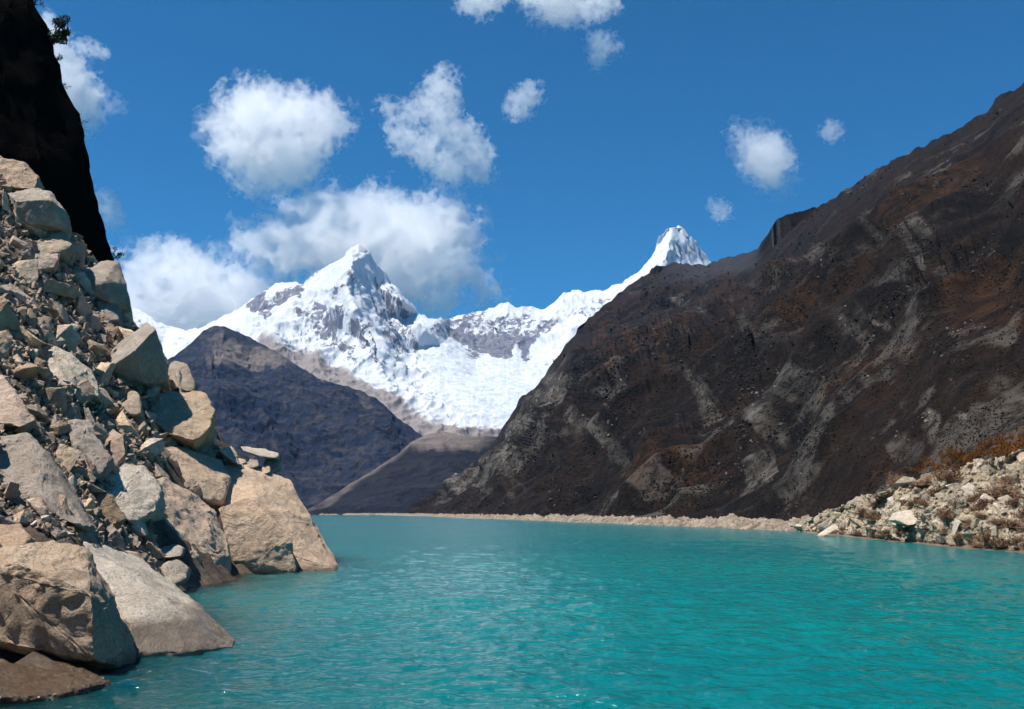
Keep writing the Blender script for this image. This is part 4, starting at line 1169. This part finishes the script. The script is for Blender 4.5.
cloud('bright oval cloud above the dark mountain on the right', [(766, 156, 22), (774, 166, 18), (752, 145, 11), (738, 130, 7), (770, 178, 11)], seed=9, cellpx=1.1, amp=0.9)
cloud('tiny round cloud right of the oval cloud', [(830, 131, 9), (836, 133, 7)], seed=10, mat=1, cellpx=0.9, amp=0.8)
cloud('white cloud showing right of the black cliff edge below the tree', [(72, 92, 26), (90, 106, 15), (58, 66, 20), (82, 122, 12), (44, 30, 14), (48, 48, 14)], seed=11)
cloud('small white cloud beside the lower edge of the black cliff', [(108, 210, 13), (114, 222, 9), (102, 200, 12)], seed=12, cellpx=1.1, mat=1)
cloud('faint wisp just above the right shoulder of the dark mountain', [(722, 212, 8), (714, 206, 5)], seed=13, mat=1, cellpx=0.9, amp=1.3)
cloud('faint streak of cloud right of the leaning tree', [(82, 46, 7), (94, 50, 6), (104, 55, 5)], seed=14, mat=1, cellpx=0.9, amp=1.0)

# ------------------------------------------------------------------ haze
hx0, hx1, hy0, hy1, hz0, hz1 = -5600, 6600, -320, 9700, -16, 2300
hv = [(x, y, z) for z in (hz0, hz1) for y in (hy0, hy1) for x in (hx0, hx1)]
hf = [[0, 2, 3, 1], [4, 5, 7, 6], [0, 1, 5, 4], [2, 6, 7, 3], [0, 4, 6, 2], [1, 3, 7, 5]]
m = bpy.data.materials.new('mountain_air'); m.use_nodes = True; nt = m.node_tree
nt.nodes.remove(nt.nodes['Principled BSDF'])
v = N(nt, 'ShaderNodeVolumePrincipled'); v.inputs['Color'].default_value = (0.28, 0.56, 1.0, 1)
v.inputs['Density'].default_value = HAZE = 1.6e-5; v.inputs['Density Attribute'].default_value = ''
v.inputs['Anisotropy'].default_value = 0.1
nt.links.new(v.outputs[0], nt.nodes['Material Output'].inputs['Volume'])
hb = link('haze', mesh_from('haze', hv, hf, False), m)
tag(hb, 'thin bluish air filling the valley', 'haze', kind='stuff')

# ------------------------------------------------------------------ light, sky, camera
SUN = Vector((-0.40, -0.15, 0.905)).normalized()
ld = bpy.data.lights.new('sun', 'SUN'); ld.energy = 5.0; ld.angle = math.radians(0.53); ld.color = (1.0, 0.96, 0.90)
lo = bpy.data.objects.new('sun', ld); col.objects.link(lo)
lo.rotation_mode = 'QUATERNION'; lo.rotation_quaternion = SUN.to_track_quat('Z', 'Y')
lo.location = (0, 0, 100)
wd = bpy.data.worlds.new('World'); scene.world = wd; wd.use_nodes = True
nt = wd.node_tree; bg = nt.nodes['Background']
sk = nt.nodes.new('ShaderNodeTexSky'); sk.sky_type = 'NISHITA'; sk.sun_disc = False
sk.sun_elevation = math.asin(SUN.z); sk.sun_rotation = math.atan2(SUN.x, SUN.y)
sk.altitude = 3000; sk.air_density = 1.25; sk.dust_density = 0.0; sk.ozone_density = 1.5
nt.links.new(mixc(nt, 1.0, sk.outputs[0], (0.155, 0.80, 1.19), 'MULTIPLY'), bg.inputs['Color'])
bg.inputs['Strength'].default_value = 0.062

cd = bpy.data.cameras.new('camera'); cam = bpy.data.objects.new('camera', cd); col.objects.link(cam)
cd.sensor_width = 36; cd.lens = F / 1024 * 36
cd.clip_start = 0.1; cd.clip_end = 60000
cam.location = (0, 0, CAMH); cam.rotation_euler = (math.pi / 2 + PITCH, 0, 0)
scene.camera = cam

scene.view_settings.view_transform = 'Standard'; scene.view_settings.look = 'None'
scene.view_settings.exposure = 0.56; scene.view_settings.gamma = 1.0
scene.view_settings.use_curve_mapping = False
cy = scene.cycles
cy.max_bounces = 32; cy.diffuse_bounces = 2; cy.glossy_bounces = 3; cy.transmission_bounces = 4; cy.volume_bounces = 32; cy.transparent_max_bounces = 32
cy.use_denoising = True
cy.use_light_tree = False
